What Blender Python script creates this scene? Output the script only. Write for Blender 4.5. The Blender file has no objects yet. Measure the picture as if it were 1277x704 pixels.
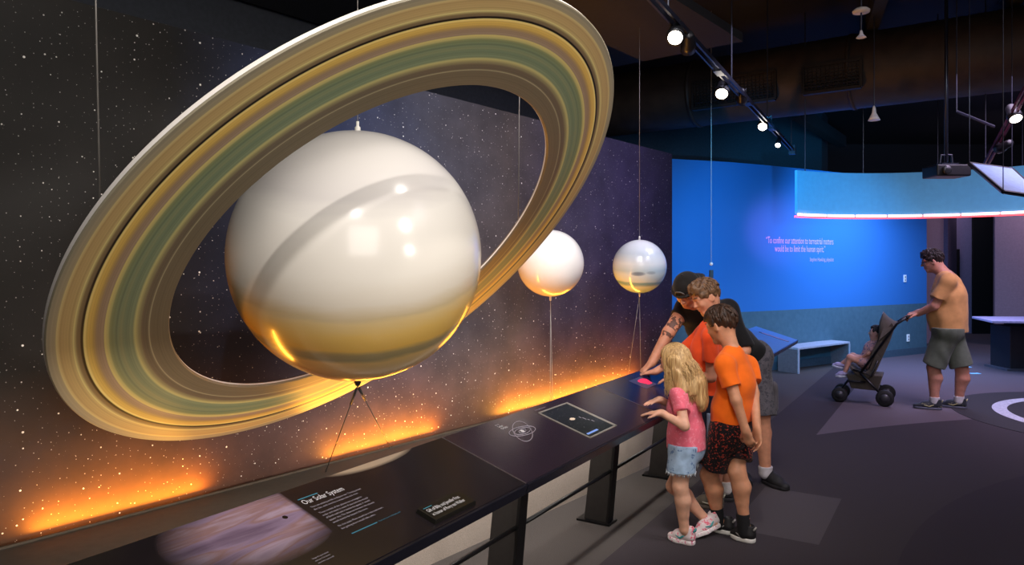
import bpy, bmesh, math, random
import numpy as np
from mathutils import Vector, Matrix
random.seed(7); RNG = np.random.RandomState(7)
PI = math.pi
scn = bpy.context.scene
COL = scn.collection
F = 900.0; CX = 638.5; HY = 328.0; EYE = 1.6

def at(px, py, d):
    """a point seen at (px, py) that stands d metres into the room"""
    return Vector(((px - CX) * d / F, d, EYE - (py - HY) * d / F))
def V(*a): return Vector(a)
def nrm(v): return Vector(v).normalized()
def lerp(a, b, t): return a + (b - a) * t

# ------------------------------------------------------------------ materials
def new_mat(name):
    m = bpy.data.materials.new(name); m.use_nodes = True
    nt = m.node_tree
    return m, nt, nt.nodes['Principled BSDF']
def N(nt, t, **kw):
    n = nt.nodes.new(t)
    for k, v in kw.items():
        if k.startswith('i_'):
            key = k[2:]
            key = int(key) if key.isdigit() else key.replace('_', ' ')
            n.inputs[key].default_value = v
        else: setattr(n, k, v)
    return n
def L(nt, a, b): nt.links.new(a, b)
def c4(c): return (c[0], c[1], c[2], 1.0)
def s2l(r, g, b):
    f = lambda u: (u/255/12.92) if u/255 <= 0.04045 else ((u/255 + .055)/1.055) ** 2.4
    return (f(r), f(g), f(b))
def ramp(nt, stops, interp='LINEAR'):
    n = nt.nodes.new('ShaderNodeValToRGB'); cr = n.color_ramp; cr.interpolation = interp
    while len(cr.elements) < len(stops): cr.elements.new(0.5)
    for e, (p, c) in zip(cr.elements, stops):
        e.position = p; e.color = c4(c) if len(c) == 3 else c
    return n
def math_n(nt, op, a, b=None, clamp=False):
    n = nt.nodes.new('ShaderNodeMath'); n.operation = op; n.use_clamp = clamp
    for i, x in enumerate((a, b)):
        if x is None: continue
        if isinstance(x, (int, float)): n.inputs[i].default_value = x
        else: nt.links.new(x, n.inputs[i])
    return n.outputs[0]
def mix_c(nt, fac, a, b):
    n = nt.nodes.new('ShaderNodeMix'); n.data_type = 'RGBA'
    for sock, x in ((n.inputs['Factor'], fac), (n.inputs[6], a), (n.inputs[7], b)):
        if isinstance(x, (int, float)): sock.default_value = x
        elif isinstance(x, tuple): sock.default_value = c4(x)
        else: nt.links.new(x, sock)
    return n.outputs[2]
def mat(name, col, rough=.6, metal=0.0, var=.12, scale=30, bump=0.0, bscale=200, spec=.5, emit=None, estr=0):
    m, nt, b = new_mat(name)
    tc = N(nt, 'ShaderNodeTexCoord'); nz = N(nt, 'ShaderNodeTexNoise', i_Scale=scale, i_Detail=4.0)
    L(nt, tc.outputs['Object'], nz.inputs['Vector'])
    r = ramp(nt, [(.3, tuple(c * (1 - var) for c in col)), (.7, tuple(min(1, c * (1 + var)) for c in col))])
    L(nt, nz.outputs['Fac'], r.inputs[0]); L(nt, r.outputs[0], b.inputs['Base Color'])
    b.inputs['Roughness'].default_value = rough; b.inputs['Metallic'].default_value = metal
    b.inputs['Specular IOR Level'].default_value = spec
    if bump:
        n2 = N(nt, 'ShaderNodeTexNoise', i_Scale=bscale, i_Detail=3.0); L(nt, tc.outputs['Object'], n2.inputs['Vector'])
        bp = N(nt, 'ShaderNodeBump', i_Strength=bump, i_Distance=.01); L(nt, n2.outputs['Fac'], bp.inputs['Height'])
        L(nt, bp.outputs[0], b.inputs['Normal'])
    if emit:
        b.inputs['Emission Color'].default_value = c4(emit); b.inputs['Emission Strength'].default_value = estr
    return m

# ------------------------------------------------------------------ objects
def obj_from(name, verts, faces, m=None, parent=None, smooth=False, loc=None):
    me = bpy.data.meshes.new(name)
    off = Vector((0, 0, 0)) if parent is None else parent_origin(parent)
    if loc is not None: off = Vector(loc)
    me.from_pydata([tuple(Vector(v) - off) for v in verts], [], faces); me.update()
    if smooth: me.polygons.foreach_set('use_smooth', [True] * len(me.polygons))
    if m: me.materials.append(m)
    o = bpy.data.objects.new(name, me); COL.objects.link(o)
    if parent is not None: o.parent = parent
    elif loc is not None: o.location = loc
    return o
def parent_origin(p):
    v = Vector((0, 0, 0))
    while p is not None: v = v + p.location; p = p.parent
    return v
def thing(name, loc, label, cat, group=None):
    o = bpy.data.objects.new(name, None); COL.objects.link(o); o.location = loc; o.empty_display_size = .1
    return tag(o, label, cat, group)
def tag(o, label, cat, group=None, kind=None):
    o['label'] = label; o['category'] = cat
    if group: o['group'] = group
    if kind: o['kind'] = kind
    return o
def struct(o): o['kind'] = 'structure'; return o

class MB:
    """collects world-space shapes for ONE mesh"""
    def __init__(s): s.v = []; s.f = []; s.sm = []
    def add(s, vs, fs):
        n = len(s.v); s.v += [Vector(v) for v in vs]; s.f += [tuple(i + n for i in f) for f in fs]; return s
    def quad(s, a, b, c, d): return s.add([a, b, c, d], [(0, 1, 2, 3)])
    def hexa(s, p):   # 8 points, bottom ring then top ring
        return s.add(p, [(3, 2, 1, 0), (4, 5, 6, 7), (0, 1, 5, 4), (1, 2, 6, 5), (2, 3, 7, 6), (3, 0, 4, 7)])
    def box(s, o, x, y, z, lx, ly, lz):
        """box centred at o with unit axes x,y,z and full sizes"""
        o = Vector(o); X = Vector(x) * lx / 2; Y = Vector(y) * ly / 2; Z = Vector(z) * lz / 2
        return s.hexa([o - X - Y - Z, o + X - Y - Z, o + X + Y - Z, o - X + Y - Z, o - X - Y + Z, o + X - Y + Z, o + X + Y + Z, o - X + Y + Z])
    def abox(s, x0, x1, y0, y1, z0, z1):
        return s.box(((x0+x1)/2, (y0+y1)/2, (z0+z1)/2), (1,0,0), (0,1,0), (0,0,1), x1-x0, y1-y0, z1-z0)
    def tube(s, pts, r, n=8, cap=True, closed=False):
        pts = [Vector(p) for p in pts]; m = len(pts)
        rs = r if isinstance(r, (list, tuple)) else [r] * m
        rings = []; prev = None
        for i, p in enumerate(pts):
            if closed: t = pts[(i + 1) % m] - pts[i - 1]
            else: t = pts[min(i + 1, m - 1)] - pts[max(i - 1, 0)]
            t.normalize()
            if prev is None:
                a = t.orthogonal().normalized()
            else:
                a = (prev - t * prev.dot(t))
                a = a.normalized() if a.length > 1e-6 else t.orthogonal().normalized()
            prev = a; b = t.cross(a)
            rings.append([p + (a * math.cos(2*PI*k/n) + b * math.sin(2*PI*k/n)) * rs[i] for k in range(n)])
        vs = [v for rg in rings for v in rg]; fs = []
        for i in range(m if closed else m - 1):
            j = (i + 1) % m
            for k in range(n): fs.append((i*n + k, i*n + (k+1) % n, j*n + (k+1) % n, j*n + k))
        if cap and not closed:
            fs.append(tuple(reversed(range(n)))); fs.append(tuple(range((m-1)*n, m*n)))
        return s.add(vs, fs)
    def lathe(s, o, axis, prof, n=32):
        """prof: list of (r, h) along axis"""
        o = Vector(o); t = nrm(axis); a = t.orthogonal().normalized(); b = t.cross(a)
        vs = []; fs = []; m = len(prof)
        for r, h in prof:
            for k in range(n):
                vs.append(o + t * h + (a * math.cos(2*PI*k/n) + b * math.sin(2*PI*k/n)) * r)
        for i in range(m - 1):
            for k in range(n): fs.append((i*n + k, i*n + (k+1) % n, (i+1)*n + (k+1) % n, (i+1)*n + k))
        fs.append(tuple(reversed(range(n)))); fs.append(tuple(range((m-1)*n, m*n)))
        return s.add(vs, fs)
    def build(s, name, m, parent=None, smooth=False, bevel=0, loc=None):
        o = obj_from(name, s.v, s.f, m, parent, smooth, loc)
        if bevel:
            md = o.modifiers.new('bevel', 'BEVEL'); md.width = bevel; md.segments = 2; md.limit_method = 'ANGLE'
        return o

def text_mesh(name, s, size, o, x, y, m, parent=None, align='LEFT', space=1.0, lift=.0015, xs=1.0):
    """flat lettering with baseline axis x, up axis y, at point o"""
    cu = bpy.data.curves.new(name, 'FONT'); cu.body = s; cu.size = size; cu.align_x = align; cu.space_line = space
    cu.resolution_u = 2; cu.extrude = .0
    t = bpy.data.objects.new(name, cu); COL.objects.link(t)
    bpy.context.view_layer.update()
    me = bpy.data.meshes.new_from_object(t.evaluated_get(bpy.context.evaluated_depsgraph_get()))
    COL.objects.unlink(t); bpy.data.objects.remove(t)
    x = nrm(x); y = nrm(y); z = x.cross(y); o = Vector(o)
    off = parent_origin(parent) if parent is not None else Vector((0,0,0))
    for v in me.vertices:
        c = v.co.copy(); v.co = o + x * (c.x * xs) + y * c.y + z * lift - off
    me.materials.clear(); me.materials.append(m)
    ob = bpy.data.objects.new(name, me); COL.objects.link(ob)
    if parent is not None: ob.parent = parent
    return ob

def point_light(name, kind, loc, target, energy, col, size=.1, angle=None, blend=.5, sx=None, sy=None, spread=None):
    li = bpy.data.lights.new(name, kind); li.energy = energy; li.color = col
    if kind == 'SPOT': li.spot_size = math.radians(angle); li.spot_blend = blend; li.shadow_soft_size = size
    elif kind == 'AREA':
        if sx: li.shape = 'RECTANGLE'; li.size = sx; li.size_y = sy
        else: li.size = size
        if spread: li.spread = math.radians(spread)
    else: li.shadow_soft_size = size
    o = bpy.data.objects.new(name, li); COL.objects.link(o); o.location = loc
    if target is not None:
        o.rotation_euler = (Vector(target) - Vector(loc)).to_track_quat('-Z', 'Y').to_euler()
    return o

# ------------------------------------------------------------------ camera
cam = bpy.data.cameras.new('camera'); cam.sensor_width = 36; cam.lens = 36 * F / 1277; cam.shift_y = (HY - 352) / 1277
cam.clip_start = .05; cam.clip_end = 200
co = bpy.data.objects.new('camera', cam); COL.objects.link(co); co.location = (0, 0, EYE); co.rotation_euler = (PI/2, 0, 0)
scn.camera = co
scn.view_settings.view_transform = 'Standard'; scn.view_settings.look = 'None'
scn.view_settings.exposure = 0.0; scn.view_settings.gamma = 1.0
w = bpy.data.worlds.new('world'); scn.world = w; w.use_nodes = True
w.node_tree.nodes['Background'].inputs[0].default_value = (.35, .42, .6, 1)
w.node_tree.nodes['Background'].inputs[1].default_value = .012

# ------------------------------------------------------------------ frames of the place
F0 = V(.056, 2.89, .72)                      # reading-rail front edge
U = nrm((.525, .851, 0)); MR = V(U.y, -U.x, 0); NW = -MR      # along the rail, towards the room, towards the wall
DV = NW * .42 + V(0, 0, .13); DL = DV.length; DV.normalize(); DN = U.cross(DV)
def desk(s, d, h=0): return F0 + U * s + DV * d + DN * h
WA = V(-1.573, 3.644, 0); WU = nrm((.631, .776, 0)); WR = V(WU.y, -WU.x, 0)   # mural wall: along, towards room
def wall(t, off=0, z=0): return WA + WU * t + WR * off + V(0, 0, z)
PL_H = .45
WALL_H = 2.76
T_END = 5.19
# ------------------------------------------------------------------ setting: floor, walls, ceiling
def carpet():
    m, nt, b = new_mat('carpet')
    geo = N(nt, 'ShaderNodeNewGeometry')
    def dotp(vec):
        d = N(nt, 'ShaderNodeVectorMath', operation='DOT_PRODUCT'); L(nt, geo.outputs['Position'], d.inputs[0]); d.inputs[1].default_value = vec
        return d.outputs['Value']
    s = math_n(nt, 'SUBTRACT', dotp((U.x, U.y, 0)), F0.x*U.x + F0.y*U.y)
    p = math_n(nt, 'SUBTRACT', dotp((MR.x, MR.y, 0)), F0.x*MR.x + F0.y*MR.y)
    def between(v, a, c): return math_n(nt, 'MULTIPLY', math_n(nt, 'GREATER_THAN', v, a), math_n(nt, 'LESS_THAN', v, c))
    nz = N(nt, 'ShaderNodeTexNoise', i_Scale=260.0, i_Detail=3.0); L(nt, geo.outputs['Position'], nz.inputs['Vector'])
    nb = N(nt, 'ShaderNodeTexNoise', i_Scale=1.2, i_Detail=2.0); L(nt, geo.outputs['Position'], nb.inputs['Vector'])
    dark = s2l(66, 60, 64); mid = s2l(84, 78, 82); light = s2l(104, 94, 100)
    # far side of a long line is a lighter violet-grey carpet, bounded by a gentle arc
    dc = N(nt, 'ShaderNodeVectorMath', operation='DISTANCE'); L(nt, geo.outputs['Position'], dc.inputs[0]); dc.inputs[1].default_value = (6.9, -1.6, 0)
    far = math_n(nt, 'MULTIPLY', math_n(nt, 'GREATER_THAN', dc.outputs['Value'], 9.27), math_n(nt, 'GREATER_THAN', p, .35))
    c = mix_c(nt, far, dark, light)
    sq = math_n(nt, 'MULTIPLY', between(s, 1.92, 2.86), between(p, .3, .8))
    c = mix_c(nt, sq, c, mid)
    dc2 = N(nt, 'ShaderNodeVectorMath', operation='DISTANCE'); L(nt, geo.outputs['Position'], dc2.inputs[0]); dc2.inputs[1].default_value = (6.0, 1.2, 0)
    c = mix_c(nt, math_n(nt, 'LESS_THAN', dc2.outputs['Value'], 4.75), c, s2l(60, 54, 60))
    c = mix_c(nt, math_n(nt, 'LESS_THAN', p, -.15), c, s2l(84, 79, 77))
    f = N(nt, 'ShaderNodeMix', data_type='RGBA', blend_type='MULTIPLY'); f.inputs['Factor'].default_value = 1
    r = ramp(nt, [(.25, (.62, .62, .62)), (.75, (1.25, 1.25, 1.25))]); L(nt, nz.outputs['Fac'], r.inputs[0])
    L(nt, c, f.inputs[6]); L(nt, r.outputs[0], f.inputs[7])
    L(nt, f.outputs[2], b.inputs['Base Color']); b.inputs['Roughness'].default_value = .95; b.inputs['Specular IOR Level'].default_value = .15
    bp = N(nt, 'ShaderNodeBump', i_Strength=.5, i_Distance=.01); L(nt, nz.outputs['Fac'], bp.inputs['Height']); L(nt, bp.outputs[0], b.inputs['Normal'])
    return m
struct(MB().abox(-8, 16, -4, 24, -.1, 0).build('floor', carpet()))
M_black = mat('ceiling_black', (.012, .012, .013), .9)
struct(MB().abox(-8, 16, -4, 24, 4.5, 4.6).build('ceiling', M_black))
M_dark = mat('dark_grey_paint', (.018, .018, .02), .85)
M_soff = mat('soffit_paint', (.05, .055, .07), .9)

def mural():
    m, nt, b = new_mat('space_mural')
    uv = N(nt, 'ShaderNodeUVMap'); sep = N(nt, 'ShaderNodeSeparateXYZ'); L(nt, uv.outputs[0], sep.inputs[0])
    t, z = sep.outputs[0], sep.outputs[1]
    n1 = N(nt, 'ShaderNodeTexNoise', i_Scale=1.1, i_Detail=5.0, i_Roughness=.55); L(nt, uv.outputs[0], n1.inputs['Vector'])
    n2 = N(nt, 'ShaderNodeTexNoise', i_Scale=3.2, i_Detail=6.0, i_Roughness=.6); L(nt, uv.outputs[0], n2.inputs['Vector'])
    tn = math_n(nt, 'ADD', math_n(nt, 'DIVIDE', math_n(nt, 'ADD', t, 2.0), 8.0), math_n(nt, 'MULTIPLY', math_n(nt, 'SUBTRACT', n1.outputs['Fac'], .5), .12))
    base = ramp(nt, [(.0, s2l(22, 20, 18)), (.22, s2l(32, 29, 27)), (.34, s2l(40, 50, 82)), (.46, s2l(62, 62, 74)), (.56, s2l(76, 68, 68)), (.66, s2l(58, 54, 76)), (.78, s2l(52, 46, 76)), (.9, s2l(34, 32, 60))])
    L(nt, tn, base.inputs[0])
    cl = ramp(nt, [(.25, (.35, .35, .37)), (.75, (1.6, 1.55, 1.5))]); L(nt, n2.outputs['Fac'], cl.inputs[0])
    mm = N(nt, 'ShaderNodeMix', data_type='RGBA', blend_type='MULTIPLY'); mm.inputs['Factor'].default_value = .55
    L(nt, base.outputs[0], mm.inputs[6]); L(nt, cl.outputs[0], mm.inputs[7])
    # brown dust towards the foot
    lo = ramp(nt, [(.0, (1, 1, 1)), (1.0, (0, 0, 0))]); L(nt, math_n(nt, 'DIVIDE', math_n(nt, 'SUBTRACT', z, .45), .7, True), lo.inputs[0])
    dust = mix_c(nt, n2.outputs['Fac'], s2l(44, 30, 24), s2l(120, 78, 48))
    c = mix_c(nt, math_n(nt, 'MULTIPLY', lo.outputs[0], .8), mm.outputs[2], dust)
    # dark smoke blots low on the right
    bl = ramp(nt, [(.52, (0, 0, 0)), (.62, (1, 1, 1))]); L(nt, n1.outputs['Fac'], bl.inputs[0])
    band = ramp(nt, [(.0, (0, 0, 0)), (.35, (1, 1, 1)), (.6, (1, 1, 1)), (1.0, (0, 0, 0))]); L(nt, math_n(nt, 'DIVIDE', math_n(nt, 'SUBTRACT', z, .5), .9, True), band.inputs[0])
    c = mix_c(nt, math_n(nt, 'MULTIPLY', math_n(nt, 'MULTIPLY', bl.outputs[0], band.outputs[0]), .55), c, s2l(40, 36, 48))
    stars = None
    for sc, th, pw in ((6.5, .034, 1.0), (13, .05, .8), (30, .075, .35)):
        vo = N(nt, 'ShaderNodeTexVoronoi', voronoi_dimensions='2D', i_Scale=float(sc)); L(nt, uv.outputs[0], vo.inputs['Vector'])
        sc3 = N(nt, 'ShaderNodeSeparateColor'); L(nt, vo.outputs['Color'], sc3.inputs[0])
        rad = math_n(nt, 'MULTIPLY', math_n(nt, 'POWER', sc3.outputs[0], 2.0), th)
        a = math_n(nt, 'MULTIPLY', math_n(nt, 'LESS_THAN', vo.outputs['Distance'], rad), pw)
        stars = a if stars is None else math_n(nt, 'MAXIMUM', stars, a)
    c = mix_c(nt, stars, c, (1.0, .97, .92))
    L(nt, c, b.inputs['Base Color']); b.inputs['Roughness'].default_value = .55; b.inputs['Specular IOR Level'].default_value = .25
    return m
def uv_wall(pts, z0, z1, name, m, thick=.12):
    """wall along plan points (room on the right-hand side), UV in metres"""
    vs = []; fs = []; uvs = []; d = 0; n = len(pts)
    for i, p in enumerate(pts):
        if i: d += (Vector(p) - Vector(pts[i-1])).length
        a = Vector(pts[max(i-1, 0)]); c = Vector(pts[min(i+1, n-1)]); tt = (c - a).normalized(); back = Vector((-tt.y, tt.x, 0)) * thick
        q = Vector((p[0], p[1], 0))
        vs += [q + V(0,0,z0), q + V(0,0,z1), q + back + V(0,0,z0), q + back + V(0,0,z1)]; uvs += [(d, z0), (d, z1), (d, z0), (d, z1)]
    for i in range(n - 1):
        a = 4*i; c = a + 4
        fs += [(a, c, c+1, a+1), (c+2, a+2, a+3, c+3), (a+1, c+1, c+3, a+3), (a, a+2, c+2, c)]
    fs += [(0, 1, 3, 2), (4*n-4, 4*n-2, 4*n-1, 4*n-3)]
    o = obj_from(name, vs, fs, m); ul = o.data.uv_layers.new(name='UVMap')
    for lp in o.data.loops: ul.data[lp.index].uv = uvs[lp.vertex_index]
    return struct(o)
o = uv_wall([tuple(wall(-4.2)), tuple(wall(T_END))], 0, WALL_H, 'wall_left', mural())
for d in o.data.uv_layers[0].data: d.uv = (d.uv[0] - 4.2, d.uv[1])

def catmull(P, k=8):
    P = [Vector(p) for p in P]; Q = [P[0]*2 - P[1]] + P + [P[-1]*2 - P[-2]]; out = []
    for i in range(1, len(Q) - 2):
        for j in range(k):
            t = j / k
            out.append(.5 * ((2*Q[i]) + (Q[i+1]-Q[i-1])*t + (2*Q[i-1]-5*Q[i]+4*Q[i+1]-Q[i+2])*t*t + (3*Q[i]-Q[i-1]-3*Q[i+1]+Q[i+2])*t**3))
    return out + [P[-1]]
def blue_washed_wall():
    m, nt, b = new_mat('blue_washed_paint')
    geo = N(nt, 'ShaderNodeNewGeometry'); sep = N(nt, 'ShaderNodeSeparateXYZ'); L(nt, geo.outputs['Position'], sep.inputs[0])
    nz = N(nt, 'ShaderNodeTexNoise', i_Scale=14.0, i_Detail=5.0); L(nt, geo.outputs['Position'], nz.inputs['Vector'])
    grey = mix_c(nt, nz.outputs['Fac'], s2l(70, 100, 114), s2l(92, 124, 136))
    c = mix_c(nt, math_n(nt, 'GREATER_THAN', sep.outputs[2], .89), grey, s2l(56, 126, 198))  # blue of the wash light is partly put into this wall colour
    L(nt, c, b.inputs['Base Color']); b.inputs['Roughness'].default_value = .75; b.inputs['Specular IOR Level'].default_value = .2
    return m
BW = catmull([(1.2, 9.82, 0), (1.785, 9.95, 0), (2.338, 10.14, 0), (3.007, 10.37, 0), (3.627, 10.67, 0), (4.357, 11.08, 0), (4.79, 11.34, 0), (5.77, 11.92, 0), (6.77, 12.5, 0), (7.39, 12.86, 0)])
uv_wall([tuple(p) for p in BW], 0, 3.06, 'wall_back', blue_washed_wall())
def bw_pt(px):
    """plan point of the curved wall seen in column px, with its tangent"""
    k = (px - CX) / F
    for a, c in zip(BW[:-1], BW[1:]):
        fa = a.x - k*a.y; fc = c.x - k*c.y
        if fa * fc <= 0:
            t = fa / (fa - fc); return a.lerp(c, t), (c - a).normalized()
    return BW[-1], (BW[-1] - BW[-2]).normalized()
# baseboard along the curved wall
bb = MB()
for a, c in zip(BW[:-1], BW[1:]):
    t = (c - a).normalized(); r = V(t.y, -t.x, 0)*.012
    bb.hexa([a + r, c + r, c, a, a + r + V(0,0,.12), c + r + V(0,0,.12), c + V(0,0,.12), a + V(0,0,.12)])
struct(bb.build('baseboard_back', mat('blue_grey_base', s2l(70, 92, 106), .6)))
# dark upper wall set back above the exhibit walls, and beyond
up = MB()
back = [wall(-6, -1.7), wall(T_END, -1.7)] + [p + V(-1.0, .95, 0) for p in BW[4:-4:6]] + [V(6.3, 14.4, 0)]
for a, c in zip(back[:-1], back[1:]):
    up.quad(a, c, c + V(0,0,4.6), a + V(0,0,4.6))
struct(up.build('wall_upper', M_soff))
# mauve rooms to the right of the curved wall
def flat(name, x0, y0, x1, y1, z0, z1, m, thick=.1):
    a = V(x0, y0, 0); c = V(x1, y1, 0); t = (c - a).normalized(); n = V(-t.y, t.x, 0) * thick
    return MB().hexa([a + V(0,0,z0), c + V(0,0,z0), c + n + V(0,0,z0), a + n + V(0,0,z0), a + V(0,0,z1), c + V(0,0,z1), c + n + V(0,0,z1), a + n + V(0,0,z1)]).build(name, m)
M_mauve = mat('mauve_plaster', s2l(176, 150, 166), .9, var=.07)
M_mauve2 = mat('lavender_plaster', s2l(150, 138, 172), .9, var=.06)
M_void = mat('unlit_doorway', (.004, .004, .006), .95)  # near-black colour stands in for the darkness inside the openings
struct(flat('wall_right', 9.40, 14.05, 13.5, 12.6, 0, 3.4, M_mauve))
struct(flat('wall_corridor', 8.05, 14.2, 9.0, 15.0, 0, 3.2, M_mauve))
struct(flat('wall_far', 9.5, 16.45, 13.6, 16.6, 0, 3.4, M_mauve2))
struct(flat('unlit_opening_1', 9.93, 16.38, 10.17, 16.39, 0, 1.92, M_void, .04))
struct(flat('unlit_opening_2', 10.46, 16.38, 11.6, 16.41, .0, 3.2, M_void, .04))
struct(flat('wall_end', 6.3, 17.6, 14.5, 17.6, 0, 4.6, M_dark))
struct(flat('trim_1', 9.0, 14.9, 9.55, 15.5, 0, 3.2, mat('lavender_jamb', s2l(120, 100, 128), .9)))
# ------------------------------------------------------------------ overhead
duct_m, nt, b = new_mat('duct_paint')
b.inputs['Base Color'].default_value = c4(s2l(64, 52, 46)); b.inputs['Roughness'].default_value = .6; b.inputs['Metallic'].default_value = .2
tc = N(nt, 'ShaderNodeTexCoord'); nz = N(nt, 'ShaderNodeTexNoise', i_Scale=6.0, i_Detail=4.0); L(nt, tc.outputs['Object'], nz.inputs['Vector'])
r_ = ramp(nt, [(.3, s2l(44, 35, 31)), (.7, s2l(60, 48, 42))]); L(nt, nz.outputs['Fac'], r_.inputs[0]); L(nt, r_.outputs[0], b.inputs['Base Color'])
D0 = V(.40, 10.81, 3.80); D1 = V(5.4, 7.3, 3.80); D2 = V(9.5, 4.4, 3.8)
dt = thing('air_duct', V(1.6, 9.97, 3.4), 'long round brown air duct crossing under the black ceiling', 'duct')
dm = MB(); n = 18; dd = (D2 - D0); 
pts = [D0 + dd * i / n for i in range(n + 1)]; dm.tube(pts, .42, 28)
for i in range(1, n, 3): dm.tube([pts[i] - dd.normalized()*.02, pts[i] + dd.normalized()*.02], .432, 28)
dm.build('duct_pipe', duct_m, dt, True)
M_grille = mat('grille_metal', s2l(48, 42, 40), .5, .5)
ddn = dd.normalized(); dside = V(-ddn.y, ddn.x, 0); dside = dside if dside.y < 0 else -dside
def grille(pos_t, w_, h_):
    c = D0 + dd * pos_t + dside * .415 - V(0, 0, .12); g = MB(); yv = V(0, 0, 1)
    g.box(c + yv*h_/2, ddn, yv, dside, w_, .03, .05); g.box(c - yv*h_/2, ddn, yv, dside, w_, .035, .07)
    for e in (-1, 1): g.box(c + ddn*e*w_/2, ddn, yv, dside, .03, h_, .05)
    k = int(w_ / .045)
    for i in range(1, k): g.box(c + ddn*(i/k - .5)*w_, ddn, yv, dside, .008, h_, .03)
    for i in range(1, 9): g.box(c + yv*(i/9 - .5)*h_, ddn, yv, dside, w_, .008, .03)
    g.build('duct_grille', M_grille, dt)
grille(.275, 1.0, .33); grille(.375, .6, .3)
# joists and ceiling cloud
M_joist = mat('joist_black', (.02, .02, .022), .8)
for i, (x0, y0, x1, y1, z, w_) in enumerate([(2.2, 3.5, 4.6, 9.5, 4.3, .12), (3.3, 3.2, 6.2, 9.8, 4.32, .1), (4.5, 3.0, 8.2, 10.0, 4.3, .16), (1.8, 5.2, 9, 3.2, 4.42, .1), (2.6, 7.3, 10, 5.0, 4.42, .1), (4.4, 11.2, 6.4, 14.0, 3.95, .16)]):
    a = V(x0, y0, z); c = V(x1, y1, z); t = (c - a).normalized()
    tag(MB().box((a + c)/2, t, V(-t.y, t.x, 0), (0,0,1), (c - a).length, w_, .2).build('ceiling_beam', M_joist if i < 5 else M_dark),
        ['first black beam under the ceiling, right of the spotlight track', 'second black beam right of the spotlight track', 'wide black beam near the top of the photo, further right', 'nearest black cross beam under the ceiling', 'further black cross beam under the ceiling', 'sloping grey beam far back above the hanging blue banner'][i], 'beam', 'beams under the black ceiling')
tag(MB().hexa([wall(-4, 1.0, 3.62), wall(4.6, 1.0, 3.62), wall(4.6, -1.6, 3.62), wall(-4, -1.6, 3.62), wall(-4, 1.0, 3.7), wall(4.6, 1.0, 3.7), wall(4.6, -1.6, 3.7), wall(-4, -1.6, 3.7)]).build('ceiling_panel', M_dark),
    'dark grey flat ceiling panel hanging over the mural wall', 'ceiling panel')
# ------------------------------------------------------------------ hanging planet models
M_wire = mat('steel_wire', s2l(150, 145, 140), .4, .6)
M_clampk = mat('black_clamp', (.02, .02, .02), .4)
M_clampw = mat('white_clamp', s2l(215, 210, 200), .4)
def globe_mat(name, stops, axis, gloss=.22, noise=.03, spots=None, wmul=1.0):
    m, nt, b = new_mat(name)
    tc = N(nt, 'ShaderNodeTexCoord'); nm = N(nt, 'ShaderNodeVectorMath', operation='NORMALIZE'); L(nt, tc.outputs['Object'], nm.inputs[0])
    d = N(nt, 'ShaderNodeVectorMath', operation='DOT_PRODUCT'); L(nt, nm.outputs[0], d.inputs[0]); d.inputs[1].default_value = axis
    mp = N(nt, 'ShaderNodeMapping'); mp.inputs['Scale'].default_value = (1.2, 1.2, 7); L(nt, nm.outputs[0], mp.inputs[0])
    nz = N(nt, 'ShaderNodeTexNoise', i_Scale=2.2, i_Detail=6.0); L(nt, mp.outputs[0], nz.inputs['Vector'])
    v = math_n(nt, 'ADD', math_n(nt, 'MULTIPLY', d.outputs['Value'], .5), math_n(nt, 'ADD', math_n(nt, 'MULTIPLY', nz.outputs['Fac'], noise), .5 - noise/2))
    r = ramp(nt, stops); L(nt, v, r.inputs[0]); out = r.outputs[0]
    for (c, rad, col) in (spots or []):
        cv = nrm(c); df = N(nt, 'ShaderNodeVectorMath', operation='SUBTRACT'); L(nt, nm.outputs[0], df.inputs[0]); df.inputs[1].default_value = cv
        ms = N(nt, 'ShaderNodeVectorMath', operation='MULTIPLY'); L(nt, df.outputs[0], ms.inputs[0]); ms.inputs[1].default_value = (1, 1, 3.2)
        ln = N(nt, 'ShaderNodeVectorMath', operation='LENGTH'); L(nt, ms.outputs[0], ln.inputs[0])
        rr = ramp(nt, [(0, (1, 1, 1)), (rad*.6, (.8, .8, .8)), (rad, (0, 0, 0))]); L(nt, ln.outputs['Value'], rr.inputs[0])
        out = mix_c(nt, rr.outputs[0], out, col)
    L(nt, out, b.inputs['Base Color']); b.inputs['Roughness'].default_value = gloss; b.inputs['Specular IOR Level'].default_value = .35
    b.inputs['Coat Weight'].default_value = .25; b.inputs['Coat Roughness'].default_value = .1
    return m
def sphere(name, c, R, m, parent, seg=96, rings=56):
    vs = []; fs = []
    for i in range(1, rings):
        th = PI * i / rings
        for k in range(seg): vs.append((R*math.sin(th)*math.cos(2*PI*k/seg), R*math.sin(th)*math.sin(2*PI*k/seg), R*math.cos(th)))
    top = len(vs); vs += [(0, 0, R), (0, 0, -R)]
    for i in range(rings - 2):
        for k in range(seg): fs.append((i*seg + k, (i+1)*seg + k, (i+1)*seg + (k+1) % seg, i*seg + (k+1) % seg))
    for k in range(seg): fs.append((top, k, (k+1) % seg)); fs.append((top + 1, (rings-2)*seg + (k+1) % seg, (rings-2)*seg + k))
    me = bpy.data.meshes.new(name); me.from_pydata(vs, [], fs); me.polygons.foreach_set('use_smooth', [True]*len(me.polygons)); me.materials.append(m)
    o = bpy.data.objects.new(name, me); COL.objects.link(o)
    o.location = Vector(c) - (parent_origin(parent) if parent else V(0,0,0)); o.parent = parent
    return o
SD = 3.05                                    # how deep in the room the big model hangs
SC = at(446, 319, SD); SR = 156.5/F*SD * .985
big = thing('ringed_planet_model', SC - V(0, 0, SR), 'huge cream and gold banded planet with a wide tilted ring, hung above the reading rail', 'planet model')
ax = nrm((.06, -.40, .91))
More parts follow.
